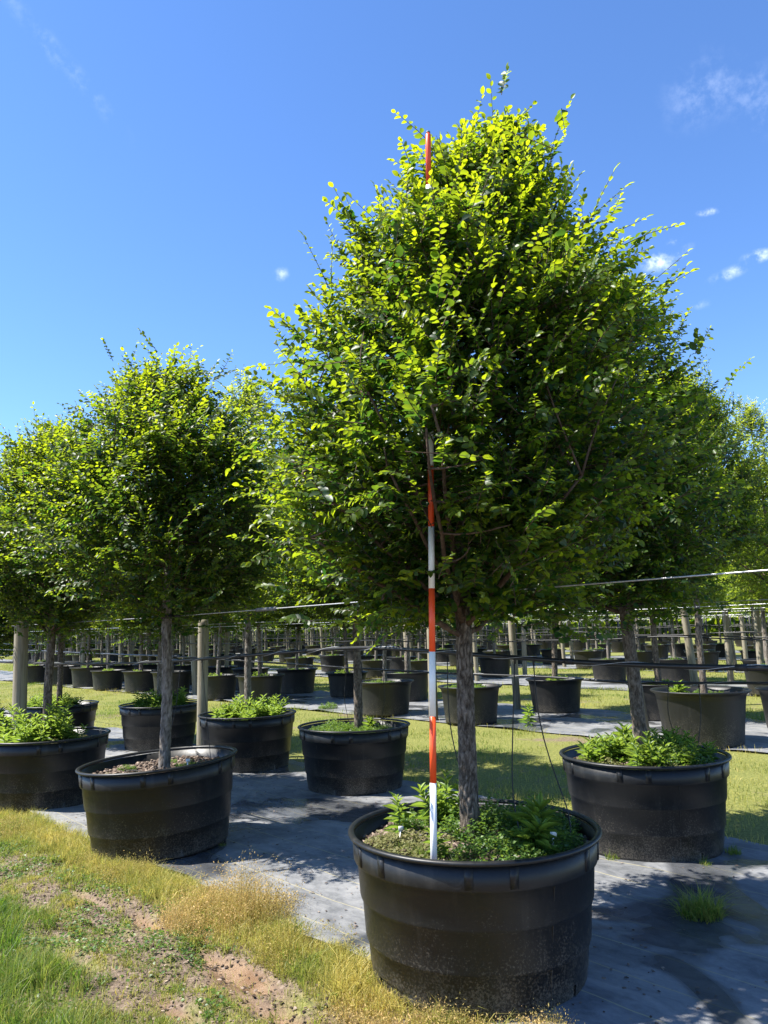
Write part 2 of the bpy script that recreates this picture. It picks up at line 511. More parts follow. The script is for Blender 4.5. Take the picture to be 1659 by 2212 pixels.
def cloth_mat():
    m, nt, b, out = new_mat('woven_ground_cloth')
    oc = objcoord(nt)
    # seams run along the rows: a thin yellow thread every 0.3 m across
    dt = nnode(nt, 'ShaderNodeVectorMath', operation='DOT_PRODUCT'); nt.links.new(oc, dt.inputs[0]); dt.inputs[1].default_value = (RS, RC, 0)
    ds = nnode(nt, 'ShaderNodeVectorMath', operation='DOT_PRODUCT'); nt.links.new(oc, ds.inputs[0]); ds.inputs[1].default_value = (RC, -RS, 0)
    wob = noise(nt, .9, 2, .5, oc)
    wv = nnode(nt, 'ShaderNodeMath', operation='MULTIPLY_ADD'); nt.links.new(wob.outputs[0], wv.inputs[0]); wv.inputs[1].default_value = .07; nt.links.new(dt.outputs['Value'], wv.inputs[2])
    sc_ = nnode(nt, 'ShaderNodeMath', operation='MULTIPLY'); nt.links.new(wv.outputs[0], sc_.inputs[0]); sc_.inputs[1].default_value = 1 / .305
    fr = nnode(nt, 'ShaderNodeMath', operation='FRACT'); nt.links.new(sc_.outputs[0], fr.inputs[0])
    sb = nnode(nt, 'ShaderNodeMath', operation='SUBTRACT'); nt.links.new(fr.outputs[0], sb.inputs[0]); sb.inputs[1].default_value = .5
    ab = nnode(nt, 'ShaderNodeMath', operation='ABSOLUTE'); nt.links.new(sb.outputs[0], ab.inputs[0])
    ln = nnode(nt, 'ShaderNodeMapRange'); ln.inputs['From Min'].default_value = .016; ln.inputs['From Max'].default_value = .008; ln.inputs['To Max'].default_value = .62
    nt.links.new(ab.outputs[0], ln.inputs[0])
    st = nnode(nt, 'ShaderNodeCombineXYZ'); nt.links.new(ds.outputs['Value'], st.inputs[0]); nt.links.new(dt.outputs['Value'], st.inputs[1])
    mp = nnode(nt, 'ShaderNodeMapping'); mp.inputs['Scale'].default_value = (.8, 1.25, 1); nt.links.new(st.outputs[0], mp.inputs[0])
    big = noise(nt, 1.5, 6, .65, mp.outputs[0], 1.2)
    silt = noise(nt, 11, 8, .75, mp.outputs[0], .6)
    fine = noise(nt, 260, 2, .5, oc)
    dust = nnode(nt, 'ShaderNodeMath', operation='MULTIPLY_ADD'); nt.links.new(silt.outputs[0], dust.inputs[0]); dust.inputs[1].default_value = .45
    hb = nnode(nt, 'ShaderNodeMath', operation='MULTIPLY'); nt.links.new(big.outputs[0], hb.inputs[0]); hb.inputs[1].default_value = .65
    nt.links.new(hb.outputs[0], dust.inputs[2])
    c = ramp(nt, dust.outputs[0], [(.34, (.055, .057, .06)), (.47, (.118, .122, .127)), (.58, (.185, .188, .192)), (.76, (.29, .285, .275))])
    mx = nnode(nt, 'ShaderNodeMixRGB'); nt.links.new(ln.outputs[0], mx.inputs[0]); nt.links.new(c.outputs[0], mx.inputs[1]); mx.inputs[2].default_value = (.38, .33, .17, 1)
    # standing water left in flat spots darkens and polishes the cloth
    pud = noise(nt, .75, 3, .5, st.outputs[0], .9)
    pm = nnode(nt, 'ShaderNodeMapRange'); pm.inputs['From Min'].default_value = .54; pm.inputs['From Max'].default_value = .585
    nt.links.new(pud.outputs[0], pm.inputs[0])
    dk = nnode(nt, 'ShaderNodeMixRGB', blend_type='MULTIPLY'); nt.links.new(pm.outputs[0], dk.inputs[0]); nt.links.new(mx.outputs[0], dk.inputs[1]); dk.inputs[2].default_value = (.42, .43, .45, 1)
    nt.links.new(dk.outputs[0], b.inputs['Base Color'])
    ro = nnode(nt, 'ShaderNodeMapRange'); ro.inputs['To Min'].default_value = .7; ro.inputs['To Max'].default_value = .2
    nt.links.new(pm.outputs[0], ro.inputs[0]); nt.links.new(ro.outputs[0], b.inputs['Roughness'])
    b.inputs['Specular IOR Level'].default_value = .18
    bump(nt, b, fine.outputs[0], .25, .004)
    return m


M_GROUND = ground_mat()
M_CLOTH = cloth_mat()

# ------------------------------------------------------------------ ground
PERIOD = 7.5
STRIP0, STRIP1 = 2.70, 6.10       # first cloth strip, across the rows


def hollow(s, t):
    """muddy wheel ruts and hollows in the lane before the first cloth"""
    h = 0
    for (cs, ct, rs, rt, d) in [(-5.2, 2.16, .30, .06, .05), (-4.55, 2.25, .30, .07, .05), (-3.5, 2.27, .42, .10, .06), (-3.05, 2.12, .35, .08, .055), (-2.6, 2.35, .3, .10, .05),
                                (-5.9, 1.72, .4, .08, .05), (-4.2, 1.72, .2, .07, .04), (-7.4, 2.0, .5, .07, .05), (-3.4, 1.85, .2, .06, .045)]:
        h = h - d * np.exp(-((s - cs) / rs) ** 2 - ((t - ct) / rt) ** 2)
    return h


def ground_z(s, t):
    lane = np.clip((2.62 - t) / .35, 0, 1) * np.clip((s + 16) / 2, 0, 1)
    bumps = fbm(s * 2.2, t * 2.2, 3, 4) * .05 + fbm(s * 9, t * 9, 9, 3) * .022
    alley = np.clip(np.minimum(t - 6.35, 10.0 - t) / .5, 0, 1) * fbm(s * 1.1, t * 1.1, 5, 3) * .03
    return -.018 + lane * (bumps + .004 + hollow(s, t)) + alley


def build_ground():
    sa = np.concatenate([[-900, -400, -200, -100, -60, -40, -26, -18], np.arange(-14, -9, .25), np.arange(-9, -1.2, .035), np.arange(-1.2, 1.5, .25), [3, 6, 12, 30, 60, 120, 300, 900]])
    ta = np.concatenate([[-900, -300, -100, -40, -15, -6, -3], np.arange(-1, 1, .2), np.arange(1.0, 2.9, .03), np.arange(2.9, 6.6, .3), np.arange(6.6, 11, .16), np.arange(11, 20, .6), [22, 26, 32, 40, 50, 70, 100, 160, 300, 600, 1200]])
    S, T = np.meshgrid(sa, ta, indexing='ij')
    Z = ground_z(S, T)
    X, Y = W(S, T)
    V = np.stack([X, Y, Z], -1).reshape(-1, 3)
    n, m = S.shape
    i, j = np.meshgrid(np.arange(n - 1), np.arange(m - 1), indexing='ij')
    a = i * m + j
    F = np.stack([a, a + m, a + m + 1, a + 1], -1).reshape(-1, 4)
    o = link('ground', np_mesh('ground', V, F, M_GROUND, smooth=True))
    tag(o, kind='structure')


build_ground()


def build_cloth(k):
    t0, t1 = STRIP0 + PERIOD * k, STRIP1 + PERIOD * k - (.25 if k else 0)
    s0, s1 = -3.4 * t1 - 4, 3.0
    ds = .08 if k == 0 else .3 if k < 3 else 1.0
    nt_ = 48 if k == 0 else 14 if k < 3 else 5
    sa = np.arange(s0, s1, ds)
    u = np.linspace(0, 1, nt_)
    S, U = np.meshgrid(sa, u, indexing='ij')
    e0 = t0 + fbm(S * .8, S * 0 + k, 21, 3) * .16
    e1 = t1 + fbm(S * .8, S * 0 + k, 31, 3) * .16
    T = e0 + (e1 - e0) * U
    Z = .004 + (fbm(S * .9, T * 2.4, 41, 3) + 1) * .006 + np.maximum(0, fbm(S * 1.4, T * 4, 47, 4)) * .030
    edge = np.minimum(U, 1 - U) * (t1 - t0)
    Z = Z - np.clip(.10 - edge, 0, .10) * .12 + np.exp(-(edge / .09) ** 2) * np.maximum(0, fbm(S * 2.3, T * 0, 53, 3)) * .06
    X, Y = W(S, T)
    V = np.stack([X, Y, Z], -1).reshape(-1, 3)
    n, m = S.shape
    i, j = np.meshgrid(np.arange(n - 1), np.arange(m - 1), indexing='ij')
    a = i * m + j
    F = np.stack([a, a + m, a + m + 1, a + 1], -1).reshape(-1, 4)
    o = link('ground_cloth', np_mesh('ground_cloth', V, F, M_CLOTH, smooth=True))
    tag(o, kind='structure')


for k in range(6):
    build_cloth(k)

# ------------------------------------------------------------------ leaves and crowns
# leaf outlines (along, across, lift): a pointed oval folded along the midrib with the tip bent down
LEAF_HI = np.array([(0, 0, 0), (.2, .74, .10), (.5, 1, .14), (.8, .66, .05), (1, 0, -.13), (.8, -.66, .05), (.5, -1, .14), (.2, -.74, .10), (.45, 0, .02)])
LEAF_HI_F = np.array([(0, 8, 1), (1, 8, 2), (2, 8, 3), (3, 8, 4), (0, 7, 8), (7, 6, 8), (6, 5, 8), (5, 4, 8)])
LEAF_MD = np.array([(0, 0, 0), (.3, .9, .12), (.74, .76, .08), (1, 0, -.1), (.74, -.76, .08), (.3, -.9, .12)])
LEAF_MD_F = np.array([(0, 3, 2), (0, 2, 1), (0, 5, 4), (0, 4, 3)])
LEAF_LO = np.array([(0, 0, 0), (.5, 1, .1), (1, 0, -.08), (.5, -1, .1)])
LEAF_LO_F = np.array([(0, 2, 1), (0, 3, 2)])
BLADE = LEAF_LO


def leaves_to_arrays(O, D, N, S, tmpl, tf, wid, tint):
    B = unit(np.cross(N, D))
    N = unit(np.cross(D, B))
    V = O[:, None] + S[:, None, None] * (D[:, None] * tmpl[None, :, 0, None] + B[:, None] * (tmpl[None, :, 1, None] * wid) + N[:, None] * (tmpl[None, :, 2, None] * .8))
    n, k = len(O), len(tmpl)
    F = (np.arange(n) * k)[:, None, None] + tf[None]
    T = np.repeat(tint, k, axis=0)
    return V.reshape(-1, 3), F.reshape(-1, 3), T


def interp_env(env, z):
    e = np.array(env)
    return np.interp(z, e[:, 0], e[:, 1]), np.interp(z, e[:, 0], e[:, 2]), np.interp(z, e[:, 0], e[:, 3])


def grow_crown(r, env, nclus, ntwig, nleaf, leaf_len, clus_sd=.13, shoots=.08, young=.5, top_up=.7, gap=None, extra=None):
    """env rows (z, centre x, centre y, radius) in tree coordinates.
    returns leaf arrays and twig/limb skeleton"""
    e = np.array(env)
    z0, z1 = e[0, 0], e[-1, 0]
    # cluster centres, denser towards the skin of the crown
    zz = r.uniform(z0, z1, 4000)
    _, _, rr = interp_env(env, zz)
    keep = r.uniform(0, 1, 4000) < (rr / rr.max()) ** 1.3
    zz = zz[keep][:nclus]
    cx, cy, rr = interp_env(env, zz)
    ang = np.arange(len(zz)) * 2.39996 + r.normal(0, .3, len(zz))
    rho = rr * (r.uniform(0, 1, len(zz)) ** .38) * r.uniform(.86, 1.1, len(zz))
    C = np.stack([cx + rho * np.cos(ang), cy + rho * np.sin(ang), zz], -1)
    # twigs
    ci = r.integers(0, len(C), ntwig)
    P = C[ci] + r.normal(0, clus_sd, (ntwig, 3))
    free = r.uniform(0, 1, ntwig) < .30
    zf = r.uniform(z0, z1, ntwig)
    cxf, cyf, rf = interp_env(env, zf)
    af = r.uniform(0, 2 * PI, ntwig); rof = rf * r.uniform(0, 1, ntwig) ** .45 * .97
    P[free] = np.stack([cxf + rof * np.cos(af), cyf + rof * np.sin(af), zf], -1)[free]
    cxp, cyp, rp = interp_env(env, np.clip(P[:, 2], z0, z1))
    out = np.stack([P[:, 0] - cxp, P[:, 1] - cyp, np.zeros(ntwig)], -1)
    q = np.linalg.norm(out, axis=1) / (rp + 1e-6)
    hgt = (P[:, 2] - z0) / (z1 - z0)
    D = unit(unit(out) * np.clip(q, .2, 1)[:, None] * (1.05 - .55 * hgt)[:, None] + np.array([0, 0, 1.0]) * (.12 + top_up * hgt)[:, None] + r.normal(0, .33, (ntwig, 3)))
    L = r.uniform(.16, .36, ntwig) * (leaf_len / .05) ** .5
    if extra is not None:
        P[:len(extra)] = extra
        D[:len(extra)] = unit(D[:len(extra)] + np.array([0, 0, .5]))
    if gap is not None:
        ok = gap(P)
        L = np.where(ok, L, 0); 
    sh = (r.uniform(0, 1, ntwig) < shoots) & (q > .6)
    L[sh] *= r.uniform(1.25, 1.6, sh.sum())
    D[sh] = unit(D[sh] + np.array([0, 0, .45]))
    P = P - D * (L * .55)[:, None]
    # leaves, two ranks along each twig
    k = np.arange(nleaf)
    f = (k + 1.0) / nleaf
    nl = ntwig * nleaf
    bend = r.normal(0, .10, (ntwig, 3)) + np.array([0, 0, -.08])
    pos = P[:, None] + D[:, None] * (L[:, None] * f)[..., None] + bend[:, None] * (L[:, None] * f ** 2)[..., None]
    Dt = unit(D[:, None] + bend[:, None] * 2 * f[None, :, None])
    up = unit(np.array([-.10, -.25, 1.0]) + r.normal(0, .42, (ntwig, 3)))
    up = np.repeat(up[:, None], nleaf, 1)
    side = np.where(k % 2 == 0, 1.0, -1.0)[None, :, None]
    Bv = unit(np.cross(up, Dt)) * side
    ang = np.radians(np.where(f > .93, 12, 58) + r.normal(0, 9, (ntwig, nleaf)))[..., None]
    LD = unit(Dt * np.cos(ang) + Bv * np.sin(ang) + np.array([0, 0, -.16]) + r.normal(0, .12, (ntwig, nleaf, 3)))
    LN = unit(up + r.normal(0, .30, (ntwig, nleaf, 3)))
    size = leaf_len * (1.08 - .35 * f)[None] * r.uniform(.6, 1.3, (ntwig, nleaf))
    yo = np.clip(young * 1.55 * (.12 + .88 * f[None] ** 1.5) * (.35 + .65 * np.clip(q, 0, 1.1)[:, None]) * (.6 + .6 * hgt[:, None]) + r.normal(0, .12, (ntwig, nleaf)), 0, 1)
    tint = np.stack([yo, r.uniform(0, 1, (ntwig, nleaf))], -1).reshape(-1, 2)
    if gap is not None:                      # drop the twigs the pole pushes aside
        kt = L > 0
        kl = np.repeat(kt, nleaf)
        kl &= gap(pos.reshape(-1, 3) + LD.reshape(-1, 3) * leaf_len * .5)
        return dict(O=pos.reshape(-1, 3)[kl], D=LD.reshape(-1, 3)[kl], N=LN.reshape(-1, 3)[kl], S=size.ravel()[kl], tint=tint[kl], twig=(P[kt], D[kt], L[kt], bend[kt]), clusters=C)
    return dict(O=pos.reshape(-1, 3), D=LD.reshape(-1, 3), N=LN.reshape(-1, 3), S=size.ravel(), tint=tint, twig=(P, D, L, bend), clusters=C)


def twig_mesh(tw, rad=.0022, pick=None):
    P, D, L, bend = tw
    f = np.array([0, .5, 1.0])
    pts = P[:, None] + D[:, None] * (L[:, None] * f)[..., None] + bend[:, None] * (L[:, None] * f ** 2)[..., None]
    n = len(P)
    A = unit(np.cross(D, np.array([.3, .2, .9]))); B = np.cross(D, A)
    a = np.array([0, 2.094, 4.189])
    rr = np.array([1.25, .9, .45]) * rad
    V = pts[:, :, None] + rr[None, :, None, None] * (A[:, None, None] * np.cos(a)[None, None, :, None] + B[:, None, None] * np.sin(a)[None, None, :, None])
    F = []
    base = (np.arange(n) * 9)[:, None]
    for i in range(2):
        for k in range(3):
            k2 = (k + 1) % 3
            F.append(np.concatenate([base + i * 3 + k, base + i * 3 + k2, base + i * 3 + 3 + k2, base + i * 3 + 3 + k], 1))
    return V.reshape(-1, 3), np.concatenate(F)


def limb_curves(r, leader, C, zmin, nlimb):
    """primary limbs from the leader to the farthest clusters, secondaries to the rest"""
    lead = np.asarray(leader)

    def lead_at(z):
        return np.array([np.interp(z, lead[:, 2], lead[:, 0]), np.interp(z, lead[:, 2], lead[:, 1]), z])
    order = r.permutation(len(C))
    limbs, sec = [], []
    lp = []
    for n, i in enumerate(order):
        c = C[i]
        if n < nlimb:
            rho = math.hypot(*(c[:2] - lead_at(c[2])[:2]))
            zb = max(zmin, c[2] - rho * r.uniform(.45, .9))
            zb = min(zb, lead[-1, 2] - .1)
            a = lead_at(zb)
            m = a + (c - a) * .5 + np.array([0, 0, -.06 * rho]) + r.normal(0, .03, 3)
            u = np.linspace(0, 1, 8)[:, None]
            pts = a * (1 - u) ** 2 + 2 * m * u * (1 - u) + c * u ** 2
            pts[1:-1] += r.normal(0, .008, (6, 3))
            limbs.append((pts, np.linspace(.017, .005, 8) * r.uniform(.75, 1.2)))
            lp.append(pts)
        else:
            allp = np.concatenate(lp + [lead[lead[:, 2] > zmin]])
            d = np.linalg.norm(allp - c, axis=1) + np.where(allp[:, 2] > c[2] + .05, .5, 0)
            a = allp[d.argmin()]
            m = (a + c) * .5 + r.normal(0, .03, 3) + np.array([0, 0, -.03])
            u = np.linspace(0, 1, 5)[:, None]
            sec.append((a * (1 - u) ** 2 + 2 * m * u * (1 - u) + c * u ** 2, np.linspace(.0065, .0028, 5)))
    return limbs, sec


def trunk_geometry(r, leader, radii, seg=28, rough=.10, ring=.016):
    """tapered trunk with raised bark plates"""
    L = np.asarray(leader)
    d = np.concatenate([[0], np.cumsum(np.linalg.norm(np.diff(L, axis=0), axis=1))])
    n = int(d[-1] / ring)
    u = np.linspace(0, d[-1], n)
    P = np.stack([np.interp(u, d, L[:, k]) for k in range(3)], -1)
    rad = np.interp(u, d, radii)
    V, F = tube(P, rad, seg, cap=False)
    a = np.tile(np.arange(seg) / seg * 2 * PI, n)
    uu = np.repeat(u, seg)
    aw = a * 14 / (2 * PI)
    k14 = (aw + .5 * np.sin(uu * 9)) % 14
    bk = fbm(k14 + 10, uu * 13, 5, 3) * 1.15 + .55 * vnoise(k14 * 2 + 31, uu * 34, 8)
    bk = np.clip(np.abs(bk) * 3.0 - .75, -.9, .55)
    ctr = np.repeat(P, seg, 0)
    flare = 1 + .12 * np.exp(-uu / .10)
    V = ctr + (V - ctr) * (flare * (1 + rough * bk))[:, None]
    tint = np.stack([np.clip((bk + .9) / 1.45, 0, 1), np.zeros(len(bk))], -1)
    return V, F, tint


# ---- the measured tree
ENV_MAIN = [(1.70, .02, 0, .34), (1.82, .0, 0, .66), (1.97, .0, 0, .90), (2.15, .03, 0, 1.04), (2.4, .05, 0, 1.08), (2.65, .04, 0, 1.07), (3.0, .03, 0, 1.02), (3.3, .05, 0, .92),
            (3.56, .09, 0, .78), (3.82, .14, 0, .61), (4.05, .19, 0, .45), (4.25, .24, 0, .29), (4.4, .29, 0, .17), (4.5, .33, 0, .06)]
SOIL_M = .60


def build_main_tree():
    r = np.random.default_rng(21)
    bx, by = .395, 4.10
    root = empty('elm_tree', (bx, by, SOIL_M))
    tag(root, 'tall leafy elm tree with furrowed trunk and striped measuring pole standing against it', 'tree')
    env = [(z - SOIL_M, cx + .02, cy, rr * .935) for z, cx, cy, rr in ENV_MAIN]
    leader = np.array([(0, 0, -.06), (.0, 0, .1), (.0, 0, .4), (.005, .0, .75), (.008, .0, 1.1), (-.0, .01, 1.6), (.02, .0, 2.2), (.1, 0, 2.9), (.2, 0, 3.5), (.32, 0, 3.95)])
    radii = [.052, .049, .0455, .043, .040, .033, .026, .018, .010, .004]
    V, F, tt = trunk_geometry(r, leader, radii, 64, .11, .010)
    link('trunk', np_mesh('trunk', V, F, M_BARK, tt, smooth=True), root)
    def pole_gap(p):
        wz = p[:, 2] + SOIL_M; wy = p[:, 1] + by; wx = p[:, 0] + bx
        px = (.178 + .0275 * (wz - .565)) / 3.6 * wy
        near = (np.abs(wx - px) < np.where(wz > 3.7, .055, .030)) & (wy < 3.66) & (wy > 2.6)
        hide = (wz > 2.52) & (wz < 3.72) | (wz < 2.2) & (np.sin(wz * 31) > .55) & (wy > 3.4)
        return ~(near & ~hide)
    ex = np.stack([r.normal(.0, .07, 130), r.uniform(3.25, 3.56, 130), r.uniform(2.6, 3.66, 130)], -1)
    ex[:, 0] += (.178 + .0275 * (ex[:, 2] - .565)) / 3.6 * ex[:, 1]
    ex -= np.array([bx, by, SOIL_M])
    g = grow_crown(r, env, 260, 5600, 16, .0455, .12, .05, .58, gap=pole_gap, extra=ex)
    # a spray of leaves low on the trunk
    limbs, sec = limb_curves(r, leader, g['clusters'], 1.0, 44)
    for pts, rad in limbs:
        V, F = tube(pts, rad, 7)
        link('limb', np_mesh('limb', V, F, M_TWIG, smooth=True), root)
    A = Acc()
    for pts, rad in sec:
        A.add(*tube(pts, rad, 5))
    A.add(*twig_mesh(g['twig']))
    tw = link('twigs', np_mesh('twigs', *A.get(), M_TWIG), root)
    tag(tw, kind='stuff')
    # the leaves that show largest are pieces of their own, the rest one mass
    rel = np.array([-bx, -by, CAM_H - SOIL_M]) - g['O']
    dist = np.linalg.norm(rel, axis=1)
    face = np.abs((unit(g['N']) * rel).sum(1)) / dist
    ax = g['O'][:, :2] - np.array([np.interp(g['O'][:, 2], [e[0] for e in env], [e[1] for e in env]), np.zeros(len(g['O']))]).T
    er = np.interp(g['O'][:, 2], [e[0] for e in env], [e[3] for e in env])
    frontness = (ax * unit(np.array([-bx, -by]))).sum(1) / (er + .05)
    score = face * g['S'] / dist * np.clip(frontness + .25, 0, 1.3) + r.uniform(0, .002, len(dist))
    big = np.argsort(-score)[:300]
    rest = np.ones(len(dist), bool); rest[big] = False
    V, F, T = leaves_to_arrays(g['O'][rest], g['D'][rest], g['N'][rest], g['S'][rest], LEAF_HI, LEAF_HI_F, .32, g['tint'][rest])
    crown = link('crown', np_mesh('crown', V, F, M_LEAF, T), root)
    tag(crown, kind='stuff')
    protos = []
    for k in range(8):
        y = .08 + k * .13
        t = np.tile(np.array([[min(y, 1), (k * .37) % 1]]), (len(LEAF_HI), 1))
        tv = LEAF_HI * np.array([1, .32, .8])
        protos.append(np_mesh('leaf', tv, LEAF_HI_F, M_LEAF, t))
    for i in big:
        D = unit(g['D'][i]); B = unit(np.cross(g['N'][i], D)); N = np.cross(D, B)
        k = int(np.clip(round((g['tint'][i, 0] - .08) / .13), 0, 7))
        o = bpy.data.objects.new('leaf', protos[k])
        col.objects.link(o); o.parent = crown
        mt = Matrix.Identity(4)
        for rr in range(3):
            mt[rr][0], mt[rr][1], mt[rr][2], mt[rr][3] = D[rr] * g['S'][i], B[rr] * g['S'][i], N[rr] * g['S'][i], g['O'][i][rr]
        o.matrix_local = mt
    return root


build_main_tree()


# ---- the other trees of the rows: a few crowns, each tree its own objects
def crown_variant(seed, env, nclus, ntwig, nleaf, leaf_len, mat, trunk_top, tr0=.045, lo=False, lean=0.0, young=.5, bark=None, nl=26):
    r = np.random.default_rng(seed)
    top = env[-1][0]
    leader = np.array([(0, 0, -.05), (0, 0, .1), (lean * .25 + .01, .008, .6), (lean * .5, -.01, 1.1), (lean * .7, .01, 1.6), (lean, 0, 2.2), (lean, 0, top * .75), (lean, 0, top * .95)])
    radii = [tr0 * 1.12, tr0 * 1.05, tr0, tr0 * .93, tr0 * .8, tr0 * .62, tr0 * .4, tr0 * .12]
    V, F, tt = trunk_geometry(r, leader, radii, 24 if not lo else 8, .10, .02 if not lo else .2)
    trunk = np_mesh('trunk', V, F, bark or M_BARK_GREY, tt, smooth=True)
    g = grow_crown(r, env, nclus, ntwig, nleaf, leaf_len, .13, .08, young)
    limbs, sec = limb_curves(r, leader, g['clusters'], env[0][0] - .15, nl)
    A = Acc()
    for pts, rad in limbs + sec:
        A.add(*tube(pts, rad, 5))
    if not lo:
        A.add(*twig_mesh(g['twig']))
    branches = np_mesh('branches', *A.get(), M_TWIG)
    V, F, T = leaves_to_arrays(g['O'], g['D'], g['N'], g['S'], LEAF_LO if lo else LEAF_MD, LEAF_LO_F if lo else LEAF_MD_F, .33 if not lo else .36, g['tint'])
    crown = np_mesh('crown', V, F, mat, T)
    return trunk, branches, crown


def env_of(z0, z1, rmax, pts, cx=0.0):
    return [(z0 + (z1 - z0) * u, cx * u, 0, rmax * w) for u, w in pts]


DOME = [(0, .35), (.06, .72), (.16, .95), (.32, 1.0), (.5, .97), (.66, .84), (.8, .62), (.9, .42), (.97, .22), (1, .08)]
CONE = [(0, .4), (.06, .75), (.15, .97), (.3, 1.0), (.45, .9), (.6, .74), (.75, .55), (.88, .33), (.96, .16), (1, .06)]
OVAL = [(0, .35), (.08, .7), (.2, .92), (.4, 1.0), (.6, .9), (.78, .66), (.9, .4), (.97, .2), (1, .08)]

ENV_L = [(1.34, .05, 0, .44), (1.47, .05, 0, .72), (1.66, .05, 0, .90), (1.95, .0, 0, .93), (2.3, -.05, 0, .91), (2.65, -.05, 0, .80), (2.95, -.10, 0, .60), (3.15, -.12, 0, .40), (3.3, -.14, 0, .18)]
ENV_R = [(1.30, -.02, 0, .4), (1.48, -.02, 0, .72), (1.8, .0, 0, .85), (2.35, .02, 0, .82), (2.75, .02, 0, .75), (3.1, .02, 0, .62), (3.5, .08, 0, .46), (3.75, .13, 0, .26), (3.9, .16, 0, .1)]
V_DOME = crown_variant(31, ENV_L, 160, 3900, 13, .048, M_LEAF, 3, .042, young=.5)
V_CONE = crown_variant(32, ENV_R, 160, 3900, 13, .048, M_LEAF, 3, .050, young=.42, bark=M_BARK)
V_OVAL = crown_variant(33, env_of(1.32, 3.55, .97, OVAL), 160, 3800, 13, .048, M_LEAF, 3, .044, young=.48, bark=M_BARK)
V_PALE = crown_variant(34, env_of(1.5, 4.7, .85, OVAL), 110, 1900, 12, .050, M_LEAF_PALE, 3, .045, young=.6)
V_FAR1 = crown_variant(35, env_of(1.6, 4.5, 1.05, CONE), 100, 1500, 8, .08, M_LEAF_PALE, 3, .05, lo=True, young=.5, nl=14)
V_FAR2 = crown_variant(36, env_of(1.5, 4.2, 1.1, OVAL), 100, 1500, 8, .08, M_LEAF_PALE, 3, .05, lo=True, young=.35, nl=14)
V_FAR3 = crown_variant(37, env_of(1.5, 3.9, 1.05, DOME), 100, 1500, 8, .08, M_LEAF, 3, .05, lo=True, young=.6, nl=14)


def place_tree(var, x, y, z, rotz, scale, label, group=None, zs=None, lean=(0, 0)):
    root = empty('elm_tree', (x, y, z), rotz)
    root.scale = (scale, scale, zs or scale)
    root.rotation_euler = (lean[0], lean[1], rotz)
    tag(root, label, 'tree', group)
    for nm, me in zip(('trunk', 'branches', 'crown'), var):
        o = link(nm, me, root)
        if nm == 'crown':
            o['kind'] = 'stuff'
    return root


# ------------------------------------------------------------------ pots
POT_R, POT_H = .62, .66
SEG = 96


def stepped_pot_meshes():
    r0 = POT_R
    notch = [(.0 + k * PI / 2 + .35, .25) for k in range(4)]
    # outer wall: collar, then three stacked bands that step in towards the foot
    prof = [(.512, 0.0), (.516, .02), (.520, .055), (.523, .062), (.533, .168), (.541, .172), (.545, .186), (.557, .350), (.565, .356), (.569, .370), (.580, .520), (.594, .526), (.598, .536), (.603, .632),
            (.590, .632), (.585, .53), (.565, .50), (.548, .30), (.52, .12), (.505, .0)]
    V, F = revolve(prof, SEG, closed=True)
    # notches cut at the foot: drop the lowest outer and inner faces there
    n = SEG
    ang = (np.arange(n) + .5) / n * 2 * PI
    cut = np.zeros(n, bool)
    for c, w in notch:
        cut |= np.abs((ang - c + PI) % (2 * PI) - PI) < w
    rows = len(prof)
    fr = np.repeat(np.arange(rows), n); fk = np.tile(np.arange(n), rows)
    drop = cut[fk] & np.isin(fr, [0, 1, rows - 1])
    # inner face spans 0..0.12: raise the inner lip above the notch
    wall = np_mesh('wall', V, F[~drop], M_POT, smooth=False)
    lip = [(.596, .637), (.612, .636), (.621, .641), (.624, .648), (.621, .655), (.612, .659), (.600, .658), (.593, .651), (.592, .643)]
    rim = np_mesh('rim', *revolve(lip, SEG, closed=True), M_POT, smooth=True)
    # upright ribs of the collar
    a = .055
    rb = []
    for (w, d) in ((.019, .010),):
        x0, x1 = .594, .6065
        rb = np.array([(x0, -w, .540), (x1 - .004, -w, .540), (x1, -w, .628), (x0, -w, .628), (x0, w, .540), (x1 - .004, w, .540), (x1, w, .628), (x0, w, .628)])
    RF = np.array([(0, 1, 2, 3), (7, 6, 5, 4), (1, 5, 6, 2), (0, 4, 5, 1), (3, 2, 6, 7)])
    rib = np_mesh('rib', rb, RF, M_POT)
    seam = np.array([(r + o, s * .0025, z) for (r, z) in ((.520, .06), (.533, .165), (.557, .35), (.580, .518)) for o, s in ((-.004, -1), (.0035, -1), (.0035, 1), (-.004, 1))])
    SF = []
    for i in range(3):
        for k in range(3):
            SF.append((i * 4 + k, i * 4 + k + 1, i * 4 + 5 + k, i * 4 + 4 + k))
    sm = np_mesh('mould_seam', seam, np.array(SF), M_POT)
    return wall, rim, rib, sm


def flared_pot_meshes():
    prof = [(.435, 0), (.44, .03), (.455, .18), (.474, .36), (.492, .50), (.503, .555), (.52, .575), (.545, .588), (.558, .598), (.560, .608), (.552, .616), (.535, .614), (.500, .592), (.483, .54), (.46, .34), (.43, .10), (.425, 0)]
    V, F = revolve(prof, 64, closed=True)
    n = 64; rows = len(prof)
    ang = (np.arange(n) + .5) / n * 2 * PI
    cut = np.zeros(n, bool)
    for k in range(4):
        cut |= np.abs((ang - (.6 + k * PI / 2) + PI) % (2 * PI) - PI) < .16
    fr = np.repeat(np.arange(rows), n); fk = np.tile(np.arange(n), rows)
    drop = cut[fk] & np.isin(fr, [0, rows - 1])
    return np_mesh('wall', V, F[~drop], M_POT_OLD, smooth=True)


